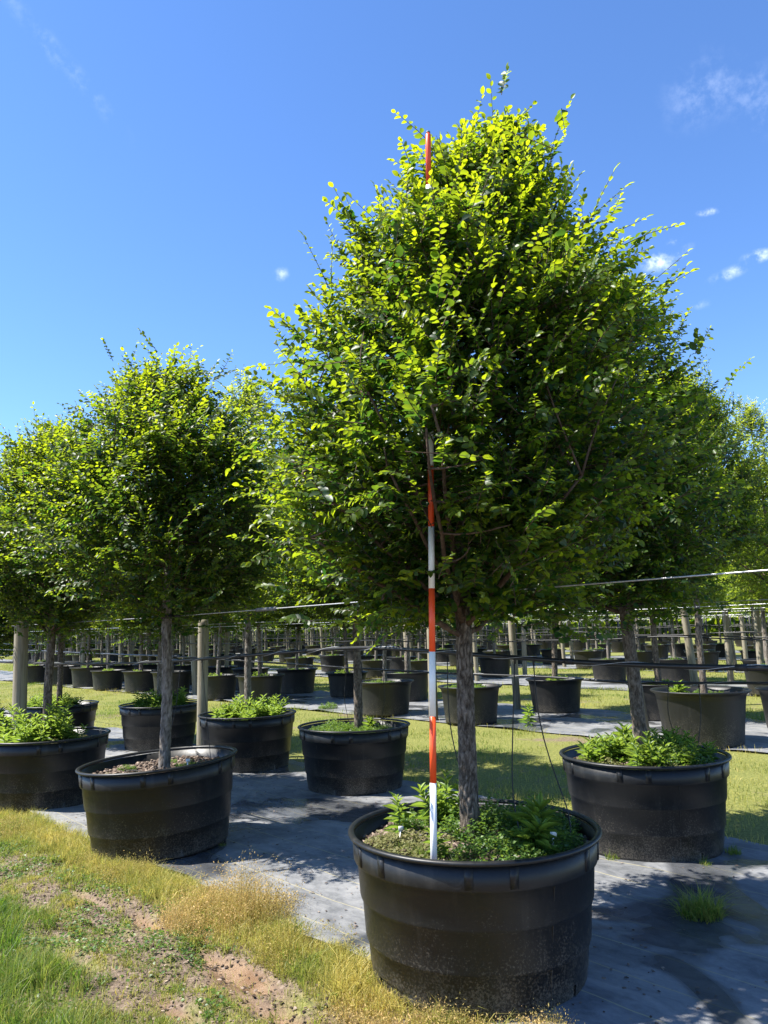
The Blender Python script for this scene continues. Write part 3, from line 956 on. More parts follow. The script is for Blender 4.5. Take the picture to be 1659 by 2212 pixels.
def soil_mesh(r, rad, amp, seed):
    rings, seg = 9, 40
    V = [(0, 0, 0)]
    for i in range(1, rings + 1):
        for k in range(seg):
            a = k / seg * 2 * PI; q = rad * i / rings
            V.append((q * math.cos(a), q * math.sin(a), 0))
    V = np.array(V)
    V[:, 2] = fbm(V[:, 0] * 7, V[:, 1] * 7, seed, 4) * amp - .03 * (np.hypot(V[:, 0], V[:, 1]) / rad) ** 4
    T3 = np.array([(0, 1 + k, 1 + (k + 1) % seg) for k in range(seg)])
    Q = np.array([(1 + (i - 1) * seg + k, 1 + i * seg + k, 1 + i * seg + (k + 1) % seg, 1 + (i - 1) * seg + (k + 1) % seg) for i in range(1, rings) for k in range(seg)])
    return np_mesh('soil', V, [T3, Q], M_SOIL, smooth=True)


def chips_mesh(seed, rad, n, amp, sseed):
    r = np.random.default_rng(seed)
    q = rad * np.sqrt(r.uniform(0, 1, n)); a = r.uniform(0, 2 * PI, n)
    x, y = q * np.cos(a), q * np.sin(a)
    z = fbm(x * 7, y * 7, sseed, 4) * amp - .03 * (q / rad) ** 4 + r.uniform(.0, .012, n)
    N = unit(np.stack([r.normal(0, .4, n), r.normal(0, .4, n), np.ones(n)], -1))
    aa = r.uniform(0, 2 * PI, n)
    D = unit(np.stack([np.cos(aa), np.sin(aa), r.normal(0, .25, n)], -1))
    S = r.uniform(.012, .036, n)
    tm = np.array([(-.5, .8, 0), (.5, 1, .0), (.55, -.8, 0), (-.45, -1, 0), (-.4, .6, .35), (.42, .7, .3), (.45, -.6, .36), (-.38, -.7, .3)])
    tf = np.array([(4, 6, 5), (4, 7, 6), (0, 5, 1), (0, 4, 5), (1, 6, 2), (1, 5, 6), (2, 7, 3), (2, 6, 7), (3, 4, 0), (3, 7, 4)])
    V, F, T = leaves_to_arrays(np.stack([x, y, z], -1), D, N, S, tm, tf, .3, np.stack([r.uniform(0, 1, n) ** 1.3, r.uniform(0, 1, n)], -1))
    return np_mesh('bark_chips', V, F, M_CHIP, T)


WALL, RIM, RIB, SEAM = stepped_pot_meshes()
FLARED = flared_pot_meshes()
SOIL_A = soil_mesh(rng, .584, .05, 3)
SOIL_F = soil_mesh(rng, .485, .03, 6)
CHIPS_A = chips_mesh(5, .57, 2600, .05, 3)
CHIPS_B = chips_mesh(6, .57, 1500, .05, 3)


def stepped_pot(x, y, rotz, label, soil_z=.55, chips=None, scale=1.0, tilt=(0, 0), group=None):
    root = empty('nursery_pot', (x, y, .012), rotz, scale)
    root.rotation_euler = (tilt[0], tilt[1], rotz)
    tag(root, label, 'plant pot', group)
    wl_ = link('wall', WALL, root)
    link('rim', RIM, root)
    for k in range(12):
        o = link('rib', RIB, wl_)
        o.rotation_euler = (0, 0, k * PI / 6 + (.10 if k % 2 else -.10))
    for k in range(2):
        o = link('mould_seam', SEAM, wl_)
        o.rotation_euler = (0, 0, k * PI + .25)
    link('soil', SOIL_A, root, (0, 0, soil_z - .012))
    if chips:
        c = link('bark_chips', chips, root, (0, 0, soil_z - .012))
        c['kind'] = 'stuff'
    return root


def flared_pot(x, y, rotz, label, scale=1.0, group=None, soil_z=.54):
    root = empty('nursery_pot', (x, y, .012), rotz, scale)
    tag(root, label, 'plant pot', group)
    link('wall', FLARED, root)
    link('soil', SOIL_F, root, (0, 0, soil_z))
    return root


# ------------------------------------------------------------------ weeds
def lance_weed(seed, nstem, spread, h, leaf=.085, nleaf=22):
    """upright stems with long narrow leaves all round (goldenrod-like)"""
    r = np.random.default_rng(seed)
    O, D, N, S, T = [], [], [], [], []
    A = Acc()
    for i in range(nstem):
        q = spread * math.sqrt(r.uniform()); a = r.uniform(0, 2 * PI)
        b = np.array([q * math.cos(a), q * math.sin(a), -.03])
        hh = h * r.uniform(.55, 1.15)
        lean = np.array([math.cos(a), math.sin(a), 0]) * r.uniform(0, .35) + r.normal(0, .08, 3) * [1, 1, 0]
        pts = np.array([b + np.array([0, 0, hh * u]) + lean * hh * u * u for u in np.linspace(0, 1, 4)])
        A.add(*tube(pts, [.004, .0035, .003, .002], 4))
        k = np.arange(nleaf); f = .12 + .88 * k / nleaf
        p = np.stack([np.interp(f, np.linspace(0, 1, 4), pts[:, c]) for c in range(3)], -1)
        aa = k * 2.4 + r.uniform(0, 6)
        rise = np.interp(f, [0, .7, 1], [.15, .5, 1.6]) + r.normal(0, .12, nleaf)
        d = unit(np.stack([np.cos(aa), np.sin(aa), rise], -1))
        n = unit(np.stack([-np.cos(aa) * .6, -np.sin(aa) * .6, np.ones(nleaf)], -1))
        O.append(p); D.append(d); N.append(n); S.append(leaf * r.uniform(.7, 1.2, nleaf) * np.interp(f, [0, .6, 1], [.9, 1.05, .6]))
        T.append(np.stack([np.clip(.15 + .7 * f + r.normal(0, .12, nleaf), 0, 1), r.uniform(0, 1, nleaf)], -1))
    tm = np.array([(0, 0, 0), (.3, 1, .1), (.65, .85, .0), (1, 0, -.3), (.65, -.85, .0), (.3, -1, .1)])
    V, F, TT = leaves_to_arrays(np.concatenate(O), np.concatenate(D), np.concatenate(N), np.concatenate(S), tm, LEAF_MD_F, .13, np.concatenate(T))
    sv, sf = A.get()
    return np_mesh('weed', np.concatenate([V, sv]), [F, sf + len(V)], M_WEED, np.concatenate([TT, np.full((len(sv), 2), .4)]))


def low_weed(seed, n, spread, h, leaf=.02, mat=None, dry=0.0):
    """low mound of small leaves on fine stems"""
    r = np.random.default_rng(seed)
    q = spread * np.sqrt(r.uniform(0, 1, n)); a = r.uniform(0, 2 * PI, n)
    x, y = q * np.cos(a), q * np.sin(a)
    top = h * (1 - .55 * (q / spread) ** 2) * np.clip(.55 + 1.1 * fbm(x * 14, y * 14, seed, 3), .12, 1.2)
    z = np.maximum(.0, top) * r.uniform(0, 1, n) ** .6
    aa = r.uniform(0, 2 * PI, n)
    D = unit(np.stack([np.cos(aa), np.sin(aa), r.normal(.3, .35, n)], -1))
    N = unit(np.stack([r.normal(0, .4, n), r.normal(0, .4, n), np.ones(n)], -1))
    S = leaf * r.uniform(.6, 1.4, n)
    T = np.stack([np.clip(.2 + dry + .5 * z / h + r.normal(0, .15, n), 0, 1), r.uniform(0, 1, n)], -1)
    V, F, TT = leaves_to_arrays(np.stack([x, y, z], -1), D, N, S, LEAF_LO, LEAF_LO_F, .36, T)
    m = max(20, n // 14)
    j = r.integers(0, n, m)
    tip = np.stack([x[j], y[j], z[j] + .01], -1); foot = np.stack([x[j] * .85, y[j] * .85, np.full(m, -.03)], -1)
    B = np.stack([np.full(m, .0016), r.normal(0, .0008, m), np.zeros(m)], -1)
    sv = np.concatenate([foot - B, foot + B, tip], 0)
    sf = np.stack([np.arange(m), np.arange(m) + m, np.arange(m) + 2 * m], -1)
    return np_mesh('weed', np.concatenate([V, sv]), np.concatenate([F, sf + len(V)]), mat or M_WEED, np.concatenate([TT, np.full((len(sv), 2), .3)]))


def blades(r, B, H, wid, lean, tint, curve=.5):
    """curved grass blades: B bases (n,3), H heights"""
    n = len(B)
    a = r.uniform(0, 2 * PI, n)
    side = np.stack([np.cos(a), np.sin(a), np.zeros(n)], -1)
    la = r.uniform(0, 2 * PI, n)
    ld = np.stack([np.cos(la), np.sin(la), np.zeros(n)], -1) * (lean * np.abs(r.normal(.6, .5, n)))[:, None]
    up = np.array([0, 0, 1.0])
    mid = B + H[:, None] * (.55 * up + .28 * ld)
    tip = B + H[:, None] * ((1 - curve * .35 * np.linalg.norm(ld, axis=1)[:, None]) * up + ld)
    w = np.broadcast_to(wid, (n,))[:, None]
    V = np.stack([B - side * w, B + side * w, mid + side * w * .8, mid - side * w * .8, tip], 1).reshape(-1, 3)
    k = np.arange(n)[:, None] * 5
    Q = np.concatenate([k, k + 1, k + 2, k + 3], 1)
    T3 = np.concatenate([k + 3, k + 2, k + 4], 1)
    return V, Q, T3, np.repeat(tint, 5, 0)


def grass_tuft(seed, n, spread, h, dry=.2, mat=None, wid=.0022, lean=.7):
    r = np.random.default_rng(seed)
    q = spread * np.sqrt(r.uniform(0, 1, n)); a = r.uniform(0, 2 * PI, n)
    B = np.stack([q * np.cos(a), q * np.sin(a), np.full(n, -.02)], -1)
    H = h * r.uniform(.35, 1.15, n) * (1.1 - .5 * q / spread)
    t = np.stack([np.clip(dry + r.normal(0, .15, n), 0, 1), r.uniform(0, 1, n)], -1)
    V, Q, T3, TT = blades(r, B, H, wid, lean, t)
    return np_mesh('grass_tuft', V, [Q, T3], mat or M_GRASS, TT)


WEED_LANCE = [lance_weed(50 + i, 9, .15, .25, .095) for i in range(3)]
WEED_TALL = lance_weed(60, 7, .13, .34, .10, 34)
WEED_STEM = lance_weed(61, 1, .01, .25, .10, 44)
WEED_BIG = lance_weed(62, 4, .06, .22, .12, 26)
WEED_LOW = [low_weed(70 + i, 1900, .21, .14, .019) for i in range(3)]
WEED_LOWBIG = low_weed(75, 3600, .27, .19, .020)
WEED_DRY = [low_weed(80 + i, 1700, .21, .09, .016, M_WEED_DRY, .2) for i in range(2)]
TUFT = [grass_tuft(90 + i, 130, .06, .11, .15) for i in range(3)]
TUFT_BIG = grass_tuft(95, 480, .10, .19, .22, None, .0026, 1.3)
POT_WEED = [lance_weed(63, 14, .30, .17, .08, 18), low_weed(104, 3200, .34, .13, .022), lance_weed(64, 13, .2, .15, .085, 18), low_weed(105, 2200, .3, .08, .02)]
FAR_WEED = [low_weed(100 + i, 520, .31, .17, .05) for i in range(3)]


def weed(me, x, y, z, rz, sc_, label, name='weed', cat='weed', group=None):
    o = link(name, me, None, (x, y, z), rz, sc_)
    return tag(o, label, cat, group)


# ------------------------------------------------------------------ first strip: the near pots, trees and weeds
def W3(s, t, z=0):
    x, y = W(s, t)
    return x, y, z


PM = W(-2.68, 3.05)
PL = W(-5.94, 3.04)
PL2 = W(-8.39, 2.99)
PR = W(-3.14, 5.56)
PC = W(-6.49, 5.53)
PF = W(-8.49, 5.48)
PE = W(-10.98, 5.55)

stepped_pot(*PM, 1.85, 'large black stepped plastic pot holding the tall elm and the striped pole', .603, CHIPS_A)
stepped_pot(*PL, .0, 'black stepped plastic pot with bare bark-mulch top and only a few weeds', .59, CHIPS_B, tilt=(0, -.06))
stepped_pot(*PR, 1.41, 'black stepped plastic pot brimming with bright leafy weeds round a leaning trunk', .595, CHIPS_B)
stepped_pot(*PC, .61, 'black stepped plastic pot with low clover-like weeds, standing behind the pole', .56, CHIPS_B, .97)
stepped_pot(*PL2, .2, 'black stepped plastic pot with tall dark weeds in front of a round wooden post', .57, None)
stepped_pot(*PF, 1.9, 'black stepped plastic pot crowded with dark green lance-leaved weeds beside a wooden post', .57, None, .98)
stepped_pot(*PE, .4, 'black stepped plastic pot with bright weeds, behind the mulch-topped pot', .57, None, .95)
PX = W(-11.0, 3.0)
stepped_pot(*PX, .9, 'black stepped plastic pot next in row beyond the pot with tall dark weeds', .56, None)
PG = (-5.15, 12.3)
stepped_pot(*PG, .9, 'black stepped plastic pot next in row beyond the bright-weed pot', .56, None, .95)

TL = place_tree(V_DOME, PL[0] + .01, PL[1] - .0, .57, 0, 1.0, 'rounded elm with pale straight trunk rising from bare bark mulch')
TL2 = place_tree(V_OVAL, PL2[0] - .0, PL2[1], .56, 2.0, .95, 'elm with grey trunk growing beside a thick round wooden post')
TR = place_tree(V_CONE, PR[0] + .0, PR[1], .57, 0, 1.0, 'conical elm on a leaning dark trunk in the pot of bright leafy weeds', lean=(0, -.05))
TC = place_tree(V_OVAL, PC[0] + .05, PC[1], .555, 4.1, 1.0, 'elm on a dark furrowed trunk growing from the low clover-like weeds')
TF = place_tree(V_PALE, PF[0], PF[1], .565, 1.0, .93, 'thin-crowned pale elm rising behind the rounded elm')
TE = place_tree(V_DOME, PE[0], PE[1], .565, 3.0, .95, 'elm standing hidden behind the rounded elm in the bright-weed pot')
TX = place_tree(V_CONE, PX[0], PX[1], .555, 2.2, .80, 'elm past the thick round post at the end of the near row')
TG = place_tree(V_OVAL, PG[0], PG[1], .555, 5.2, .92, 'elm farther along the second row past the bright-weed pot')

# weeds in the big pot
zM = .597
mx_, my_ = PM
for (dx, dy, me, s_, lb) in [
        (-.36, .10, WEED_STEM, .85, 'upright lance-leaved weed near the rim behind the straw-coloured low weeds'),
        (-.17, .26, WEED_STEM, 1.0, 'upright lance-leaved weed standing just behind the striped pole'),
        (-.10, .33, WEED_TALL, .85, 'tall bright lance-leaved weeds sprouting behind the furrowed trunk'),
        (-.18, -.30, WEED_STEM, .62, 'small pale lance-leaved weed beside the foot of the striped pole'),
        (.20, -.26, WEED_BIG, 1.1, 'broad rosette of long drooping leaves before the furrowed trunk'),
        (.30, -.18, WEED_LOW[0], 1.0, 'low green weeds around the white plant tag in the pole pot'),
        (.12, .10, WEED_LOWBIG, 1.0, 'thick mound of fine green weeds behind the furrowed trunk'),
        (.34, .18, WEED_LOWBIG, .85, 'mound of fine green weeds by the hanging drip tubes in the pole pot'),
        (.05, -.40, WEED_LOW[1], .9, 'grey-green fine weeds pressed to the front rim of the pole pot'),
        (-.28, -.14, WEED_DRY[0], 1.0, 'straw-coloured low weeds in the sunny part of the pole pot'),
        (-.40, -.08, WEED_DRY[1], .75, 'thin reddish-straw weeds at the sunny edge of the pole pot')]:
    weed(me, mx_ + dx, my_ + dy, zM, dx * 9, s_, lb)
for k, (dx, dy) in enumerate([(.44, .02), (.40, -.28), (.22, -.46), (-.02, .46), (.24, .40), (-.30, .34)]):
    weed(WEED_LOW[k % 3], mx_ + dx * .8, my_ + dy * .8, zM - .005, k * 1.3, .7, 'low fine green weeds crowding the rim of the pole pot', 'weed', 'weed', 'low weeds at the rim of the pole pot')
for k, (dx, dy) in enumerate([(-.27, -.27), (-.36, -.18), (-.43, .02), (-.14, -.44)]):
    weed(TUFT[k % 3], mx_ + dx, my_ + dy, zM, k, .8, 'small yellow-green grass tuft on mulch by the pole', 'grass_tuft', 'grass', 'grass tufts in the pole pot')
# bare mulch pot
lx, ly = PL
for (dx, dy, me, s_, lb) in [(.22, -.06, WEED_LOW[0], .62, 'small dark feathery weed beside the white tag in bare mulch'),
                             (-.30, .02, WEED_LOW[1], .36, 'tiny pale weed on sunny bare mulch under the drip wire'),
                             (-.12, -.30, WEED_DRY[1], .45, 'flat pale weed in front of the mulch pot trunk'),
                             (-.36, -.28, TUFT[0], .55, 'small grass tuft at the sunny rim of bare mulch')]:
    weed(me, lx + dx, ly + dy, .578, dx * 7, s_, lb, 'grass_tuft' if me is TUFT[0] else 'weed', 'grass' if me is TUFT[0] else 'weed')
for (dx, dy) in ((.28, .20), (-.02, .33), (.40, -.10), (.10, -.34)):
    weed(WEED_LOW[2], lx + dx, ly + dy, .573, dx * 9, .3, 'tiny green seedling on the bare mulch of the mulch-topped pot', 'weed', 'weed', 'seedlings on bare mulch')
# other near pots


def fill_pot(P, z, items, where, rr):
    r = random.Random(rr)
    for k, (me, n, s_, q, what) in enumerate(items):
        lab = what + ' ' + where
        for i in range(n):
            a = r.uniform(0, 2 * PI); d = q * math.sqrt(r.uniform(.02, 1))
            weed(me if not isinstance(me, list) else me[i % len(me)], P[0] + d * math.cos(a), P[1] + d * math.sin(a), z, r.uniform(0, 6), s_ * r.uniform(.8, 1.15), lab, 'weed', 'weed', lab)


LANCE, TALLW, LOWW, DRYW, BIGW = 'lance-leaved green weed', 'tall lance-leaved weed', 'low fine-leaved weed', 'straw-tinted low weed', 'rosette weed with long leaves'
fill_pot(PR, .595, [(WEED_LANCE, 12, .95, .40, 'bright ' + LANCE), (WEED_LOWBIG, 5, .9, .30, LOWW), (WEED_BIG, 4, 1.0, .35, BIGW), (WEED_DRY, 4, .9, .34, DRYW)], 'in the pot of the leaning trunk', 1)
fill_pot(PC, .56, [(WEED_LOW, 9, .85, .36, LOWW), (WEED_BIG, 1, .7, .3, BIGW)], 'in the clover-like weed pot behind the pole', 2)
fill_pot(PL2, .57, [(WEED_TALL, 6, 1.05, .30, 'dark ' + TALLW), (WEED_LANCE, 6, 1.0, .38, LANCE), (WEED_DRY, 6, 1.1, .30, DRYW)], 'in the pot before the thick post', 3)
fill_pot(PF, .57, [(WEED_DRY, 3, 1.0, .30, DRYW), (WEED_LANCE, 9, 1.05, .38, 'dark ' + LANCE), (WEED_TALL, 2, .8, .3, TALLW)], 'in the pot crowded up to the wooden post', 4)
fill_pot(PE, .565, [(WEED_LOW, 3, .9, .3, LOWW), (WEED_LANCE, 8, 1.0, .38, 'bright ' + LANCE), (WEED_TALL, 2, .7, .3, TALLW)], 'in the pot behind the mulch-topped pot', 5)
fill_pot(PX, .56, [(WEED_TALL, 4, .9, .35, TALLW)], 'in the last pot of the near row', 6)
fill_pot(PG, .56, [(WEED_LANCE, 6, 1, .36, LANCE)], 'in the pot past the bright-weed pot', 7)


# plant tags
def plant_tag(x, y, z, rz, lab, s_=1.0):
    V, F = tube([(0, 0, -.04), (0, 0, .11)], [.005, .006], 4)
    hd = np.array([(-.02, -.003, .11), (.02, -.003, .11), (.022, -.003, .145), (-.022, -.003, .145), (-.02, .003, .11), (.02, .003, .11), (.022, .003, .145), (-.022, .003, .145)])
    HF = np.array([(0, 1, 2, 3), (7, 6, 5, 4), (1, 5, 6, 2), (4, 0, 3, 7), (3, 2, 6, 7), (0, 4, 5, 1)])
    root = empty('plant_tag', (x, y, z), rz, s_)
    root.rotation_euler = (.12, .08, rz)
    tag(root, lab, 'plant tag')
    link('stake', np_mesh('stake', V, F, M_TAG), root)
    link('head', np_mesh('head', hd, HF, M_TAG), root)


plant_tag(mx_ + .33, my_ - .29, zM, .2, 'white plastic plant tag stuck in weeds of the pole pot', .75)
plant_tag(mx_ - .37, my_ - .03, zM, .5, 'grey plastic plant tag among straw-coloured weeds of the pole pot', .6)
plant_tag(lx + .23, ly - .16, .578, .3, 'white plastic plant tag in bare bark mulch', .75)


# ------------------------------------------------------------------ striped measuring pole
def striped_pole():
    bx, by, bz = .178, 3.60, .565
    root = empty('measuring_pole', (bx, by, bz))
    root.rotation_euler = (0, .0275, 0)
    tag(root, 'tall red and white striped measuring pole standing in the big pot', 'pole')
    L = .29
    z = -.04
    for k in range(12):
        z1 = .108 + L * (k + 1)
        rad = .0150 - .00012 * k
        prof = [(.001, z), (rad, z), (rad, z1), (.001, z1)] if k < 11 else [(.001, z), (rad, z), (rad, z1 - .012), (rad * .75, z1 - .003), (.001, z1)]
        link('band', np_mesh('band', *revolve(prof, 20), M_WHITE if k % 2 == 0 else M_RED, smooth=False), root)
        z = z1
    V, F = revolve([(.001, z), (.0105, z), (.0105, z + .008), (.001, z + .010)], 16)
    link('cap', np_mesh('cap', V, F, M_GREYSLEEVE), root)


striped_pole()


# ------------------------------------------------------------------ posts, cables, pipes, drip tubes
def post_mesh(seed, rad, h, taper=.9):
    r = np.random.default_rng(seed)
    n, seg = 40, 24
    u = np.linspace(-.05, h, n)
    a = np.arange(seg) / seg * 2 * PI
    R = rad * (1 - (1 - taper) * u / h)[:, None] * (1 + .035 * fbm(np.cos(a)[None] * 1.3 + u[:, None] * .7, np.sin(a)[None] * 1.3, seed, 3))
    # drying cracks
    for k in range(3):
        ca = r.uniform(0, 2 * PI); w = .05
        dd = np.abs((a - ca + PI) % (2 * PI) - PI)
        R = R - rad * .10 * np.exp(-(dd / .09) ** 2)[None] * np.clip(vnoise(u * 3, u * 0 + k, seed)[:, None] + .5, 0, 1)
    P = np.stack([R * np.cos(a), R * np.sin(a), np.repeat(u[:, None], seg, 1)], -1).reshape(-1, 3)
    k = np.arange(seg); k2 = (k + 1) % seg
    F = np.concatenate([np.stack([i * seg + k, i * seg + k2, (i + 1) * seg + k2, (i + 1) * seg + k], -1) for i in range(n - 1)])
    V = np.concatenate([P, [[0, 0, h + .005]]])
    T3 = np.stack([(n - 1) * seg + k, (n - 1) * seg + k2, np.full(seg, len(P))], -1)
    return np_mesh('wooden_post', V, [F, T3], M_POST, smooth=True)


POSTS = [post_mesh(1, .078, 1.86, .93), post_mesh(2, .073, 1.86, .95), post_mesh(3, .085, 2.0, .85)]


def post(x, y, k, lean, label, group=None, sc_=1.0):
    o = link('wooden_post', POSTS[k], None, (x, y, -.02), x * 3 + y, sc_)
    o.rotation_euler = (lean[1], lean[0], 0)
    tag(o, label, 'post', group)


post(-4.02, 8.62, 0, (-.02, 0), 'thick round wooden post behind the pot of tall dark weeds')
post(-2.52, 10.66, 1, (-.0, 0), 'round wooden post between the bright-weed pot and the lance-leaved weed pot')
post(.80, 14.3, 2, (.0, 0), 'round wooden post standing behind the striped pole across the grass alley')
post(2.55, 15.72, 1, (-.02, 0), 'leaning round wooden post on the second cloth strip by the flared pots', None, 1.0)
post(3.72, 11.55, 1, (-.10, 0), 'strongly leaning pale wooden post right behind the leaning trunk', None, 1.0)
post(6.1, 15.6, 1, (-.07, 0), 'leaning pale wooden post farther back behind the flared pots', None, 1.05)


def row_line(t, s0, s1, h, sag, step, rad, seg, jit, seed):
    r = np.random.default_rng(seed)
    s = np.arange(s0, s1, .25)
    ph = r.uniform(0, 6)
    knot = np.arange(s0 - step, s1 + 2 * step, step)
    kz = r.normal(0, jit, len(knot)); kt = r.normal(0, jit * .7, len(knot))
    base = np.interp(s, knot, kz)
    f = ((s - knot[0]) / step) % 1
    z = h + base - sag * 4 * f * (1 - f)
    tt = t + np.interp(s, knot, kt)
    x, y = W(s, tt)
    return np.stack([x, y, z], -1)


def smooth_pts(p, it=3):
    for _ in range(it):
        p[1:-1] = (p[:-2] + 2 * p[1:-1] + p[2:]) / 4
    return p


def curve_through(keys, step=.12):
    K = np.array(keys, dtype=float)
    x = np.arange(K[0, 0], K[-1, 0], step)
    out = np.stack([x] + [np.interp(x, K[:, 0], K[:, i]) for i in (1, 2)], -1)
    for _ in range(8):
        out[1:-1, 1:] = (out[:-2, 1:] + 2 * out[1:-1, 1:] + out[2:, 1:]) / 4
    X, Y = W(out[:, 0], out[:, 1])
    return np.stack([X, Y, out[:, 2]], -1)


def spiral(P, rad, pitch, wr):
    """thin wire wound round a pipe"""
    d = np.concatenate([[0], np.cumsum(np.linalg.norm(np.diff(P, axis=0), axis=1))])
    u = np.arange(0, d[-1], pitch / 8)
    C = np.stack([np.interp(u, d, P[:, k]) for k in range(3)], -1)
    T = unit(np.gradient(C, axis=0)); A = unit(np.cross(T, [0, 0, 1.0])); B = np.cross(A, T)
    a = u / pitch * 2 * PI
    return C + rad * (A * np.cos(a)[:, None] + B * np.sin(a)[:, None])


# row 1: cable through the trees, pipe slung below
pA = curve_through([(-13, 3.3, 1.35), (-11, 3.3, 1.352), (-9, 3.3, 1.36), (-7.5, 3.3, 1.38), (-6.2, 3.3, 1.426), (-4.74, 3.3, 1.497), (-3.74, 3.3, 1.545), (-3.2, 3.3, 1.517), (-2.6, 3.3, 1.487), (-2.0, 3.3, 1.456), (-1.28, 3.3, 1.452), (.8, 3.3, 1.47)])
root = empty('irrigation_pipe', tuple(pA[0]))
tag(root, 'thick black irrigation pipe slung along the near row past the furrowed trunk', 'pipe')
o = link('pipe', np_mesh('pipe', *tube(pA - pA[0], .0125, 10), M_PIPE, smooth=True), root)
o = link('wire', np_mesh('wire', *tube(spiral(pA, .0135, .55, .002) - pA[0], .0018, 4), M_WIRE), root)
for s_ in (-5.2, -4.4, -3.6, -2.2, -1.4):
    i = int(np.argmin(np.abs((pA[:, 0] * RC - pA[:, 1] * RS) - s_)))
    V, F = tube(np.stack([pA[i - 1], pA[i]]) * .4 + pA[i] * .6 - pA[0], .0155, 10)
    link('coupling', np_mesh('coupling', V, F, M_RUBBER), root)
pB = curve_through([(-20, 5.7, 1.42), (-17, 5.7, 1.40), (-13, 5.7, 1.346), (-10.7, 5.7, 1.325), (-8.07, 5.7, 1.26), (-6.44, 5.7, 1.224), (-5.5, 5.7, 1.205), (-3.83, 5.7, 1.20), (-3.41, 5.7, 1.17), (-3.1, 5.7, 1.18), (-2.2, 5.7, 1.21), (1.5, 5.7, 1.25)])
root = empty('irrigation_pipe', tuple(pB[0]))
tag(root, 'black irrigation pipe along the second row crossing behind the furrowed trunk', 'pipe')
link('pipe', np_mesh('pipe', *tube(pB - pB[0], .0105, 10), M_PIPE, smooth=True), root)
link('wire', np_mesh('wire', *tube(spiral(pB, .0115, .6, .002) - pB[0], .0015, 4), M_WIRE), root)

cA = curve_through([(-13, 3.12, 1.81), (-9.6, 3.12, 1.806), (-6.0, 3.13, 1.802), (-4, 3.12, 1.816), (-2.1, 3.12, 1.83), (-1.17, 3.12, 1.838), (.8, 3.12, 1.85)])
root = empty('support_cable', tuple(cA[0]))
tag(root, 'galvanised steel cable stretched along the near row of elms', 'cable')
link('strand', np_mesh('strand', *tube(cA - cA[0], .0042, 6), M_WIRE, smooth=True), root)
i = int(np.argmin(np.abs((cA[:, 0] * RC - cA[:, 1] * RS) + 4.6)))
V, F = tube(cA[i - 1:i + 2] - cA[0], .0135, 8)
link('sleeve', np_mesh('sleeve', V, F, M_GREYSLEEVE, smooth=True), root)
cB = curve_through([(-18, 5.95, 1.80), (-10, 5.95, 1.79), (-6, 5.96, 1.78), (-3, 5.98, 1.79), (-1, 5.98, 1.80), (1.5, 5.98, 1.8)])
root = empty('support_cable', tuple(cB[0]))
tag(root, 'galvanised steel cable along the second row past the leaning trunk', 'cable')
link('strand', np_mesh('strand', *tube(cB - cB[0], .0038, 6), M_WIRE, smooth=True), root)
i = int(np.argmin(np.abs((cB[:, 0] * RC - cB[:, 1] * RS) + 3.55)))
link('sleeve', np_mesh('sleeve', *tube(cB[i - 2:i + 3] - cB[0], .014, 8), M_RUBBER, smooth=True), root)


# rubber ties that hold trunks to the cables
def tree_tie(x, y, z, rad, label, rz=-PI / 4):
    root = empty('tree_tie', (x, y, z), rz)
    tag(root, label, 'tree tie')
    link('collar', np_mesh('collar', *revolve([(rad, -.018), (rad + .012, -.018), (rad + .014, 0), (rad + .012, .018), (rad, .018)], 20, True), M_RUBBER, smooth=True), root)
    V, F = tube([(-rad - .11, rad * .9, 0), (0, rad * 1.25, .004), (rad + .11, rad * .9, 0)], .011, 6)
    link('strap', np_mesh('strap', V, F, M_RUBBER), root)


tree_tie(PL[0] + .01, PL[1] - .0, 1.80, .036, 'black rubber tie round the pale straight trunk')
tree_tie(PL2[0], PL2[1], 1.775, .034, 'black rubber tie round the grey trunk beside the thick post')
tree_tie(PR[0] - .08, PR[1], 1.79, .046, 'black rubber tie round the leaning trunk')
tree_tie(.395, 4.10, 1.81, .045, 'black rubber tie round the furrowed trunk of the measured elm')
tree_tie(PC[0] + .05, PC[1], 1.78, .042, 'black rubber tie round the dark trunk behind the pole')


def drip(pts, label, rad=.0034, group='drip tubes hanging from the irrigation pipes', m=None):
    P = np.array(pts, dtype=float)
    u = np.linspace(0, 1, 14)
    d = np.linspace(0, 1, len(P))
    Q = np.stack([np.interp(u, d, P[:, k]) for k in range(3)], -1)
    Q = smooth_pts(Q, 4)
    root = link('drip_tube', np_mesh('drip_tube', *tube(Q - Q[0], rad, 6), m or M_RUBBER, smooth=True), None, tuple(Q[0]))
    tag(root, label, 'drip tube', group)
    V, F = tube([(0, 0, .012), (0, 0, -.022)], [.008, .005], 6)
    link('connector', np_mesh('connector', V, F, M_RUBBER), root)


def on_pipe(P, s_):
    i = int(np.argmin(np.abs((P[:, 0] * RC - P[:, 1] * RS) - s_)))
    return P[i]


LM = 'thin black drip tube hanging from the near pipe into the pole pot'
a = on_pipe(pA, -3.0); drip([a + [0, 0, -.01], (a[0] - .01, a[1], 1.1), (a[0] + .06, a[1] - .06, .8), (a[0] + .12, a[1] - .1, .57)], LM)
a = on_pipe(pA, -2.56); drip([a + [0, 0, -.01], (a[0] - .03, a[1], 1.1), (a[0] - .06, a[1] - .05, .8), (a[0] - .04, a[1] - .2, .60)], LM)
a = on_pipe(pA, -2.42); drip([a + [0, 0, -.01], (a[0] + .0, a[1], 1.15), (a[0] + .1, a[1] - .02, .82), (a[0] + .14, a[1] - .08, .68), (a[0] + .06, a[1] - .22, .565)], LM)
LL = 'thin drip tube running from the near pipe down to the bare mulch pot'
a = on_pipe(pA, -6.15); drip([a + [0, 0, -.01], (a[0] - .02, a[1] - .06, 1.0), (a[0] - .12, a[1] - .16, .57)], LL, .0026)
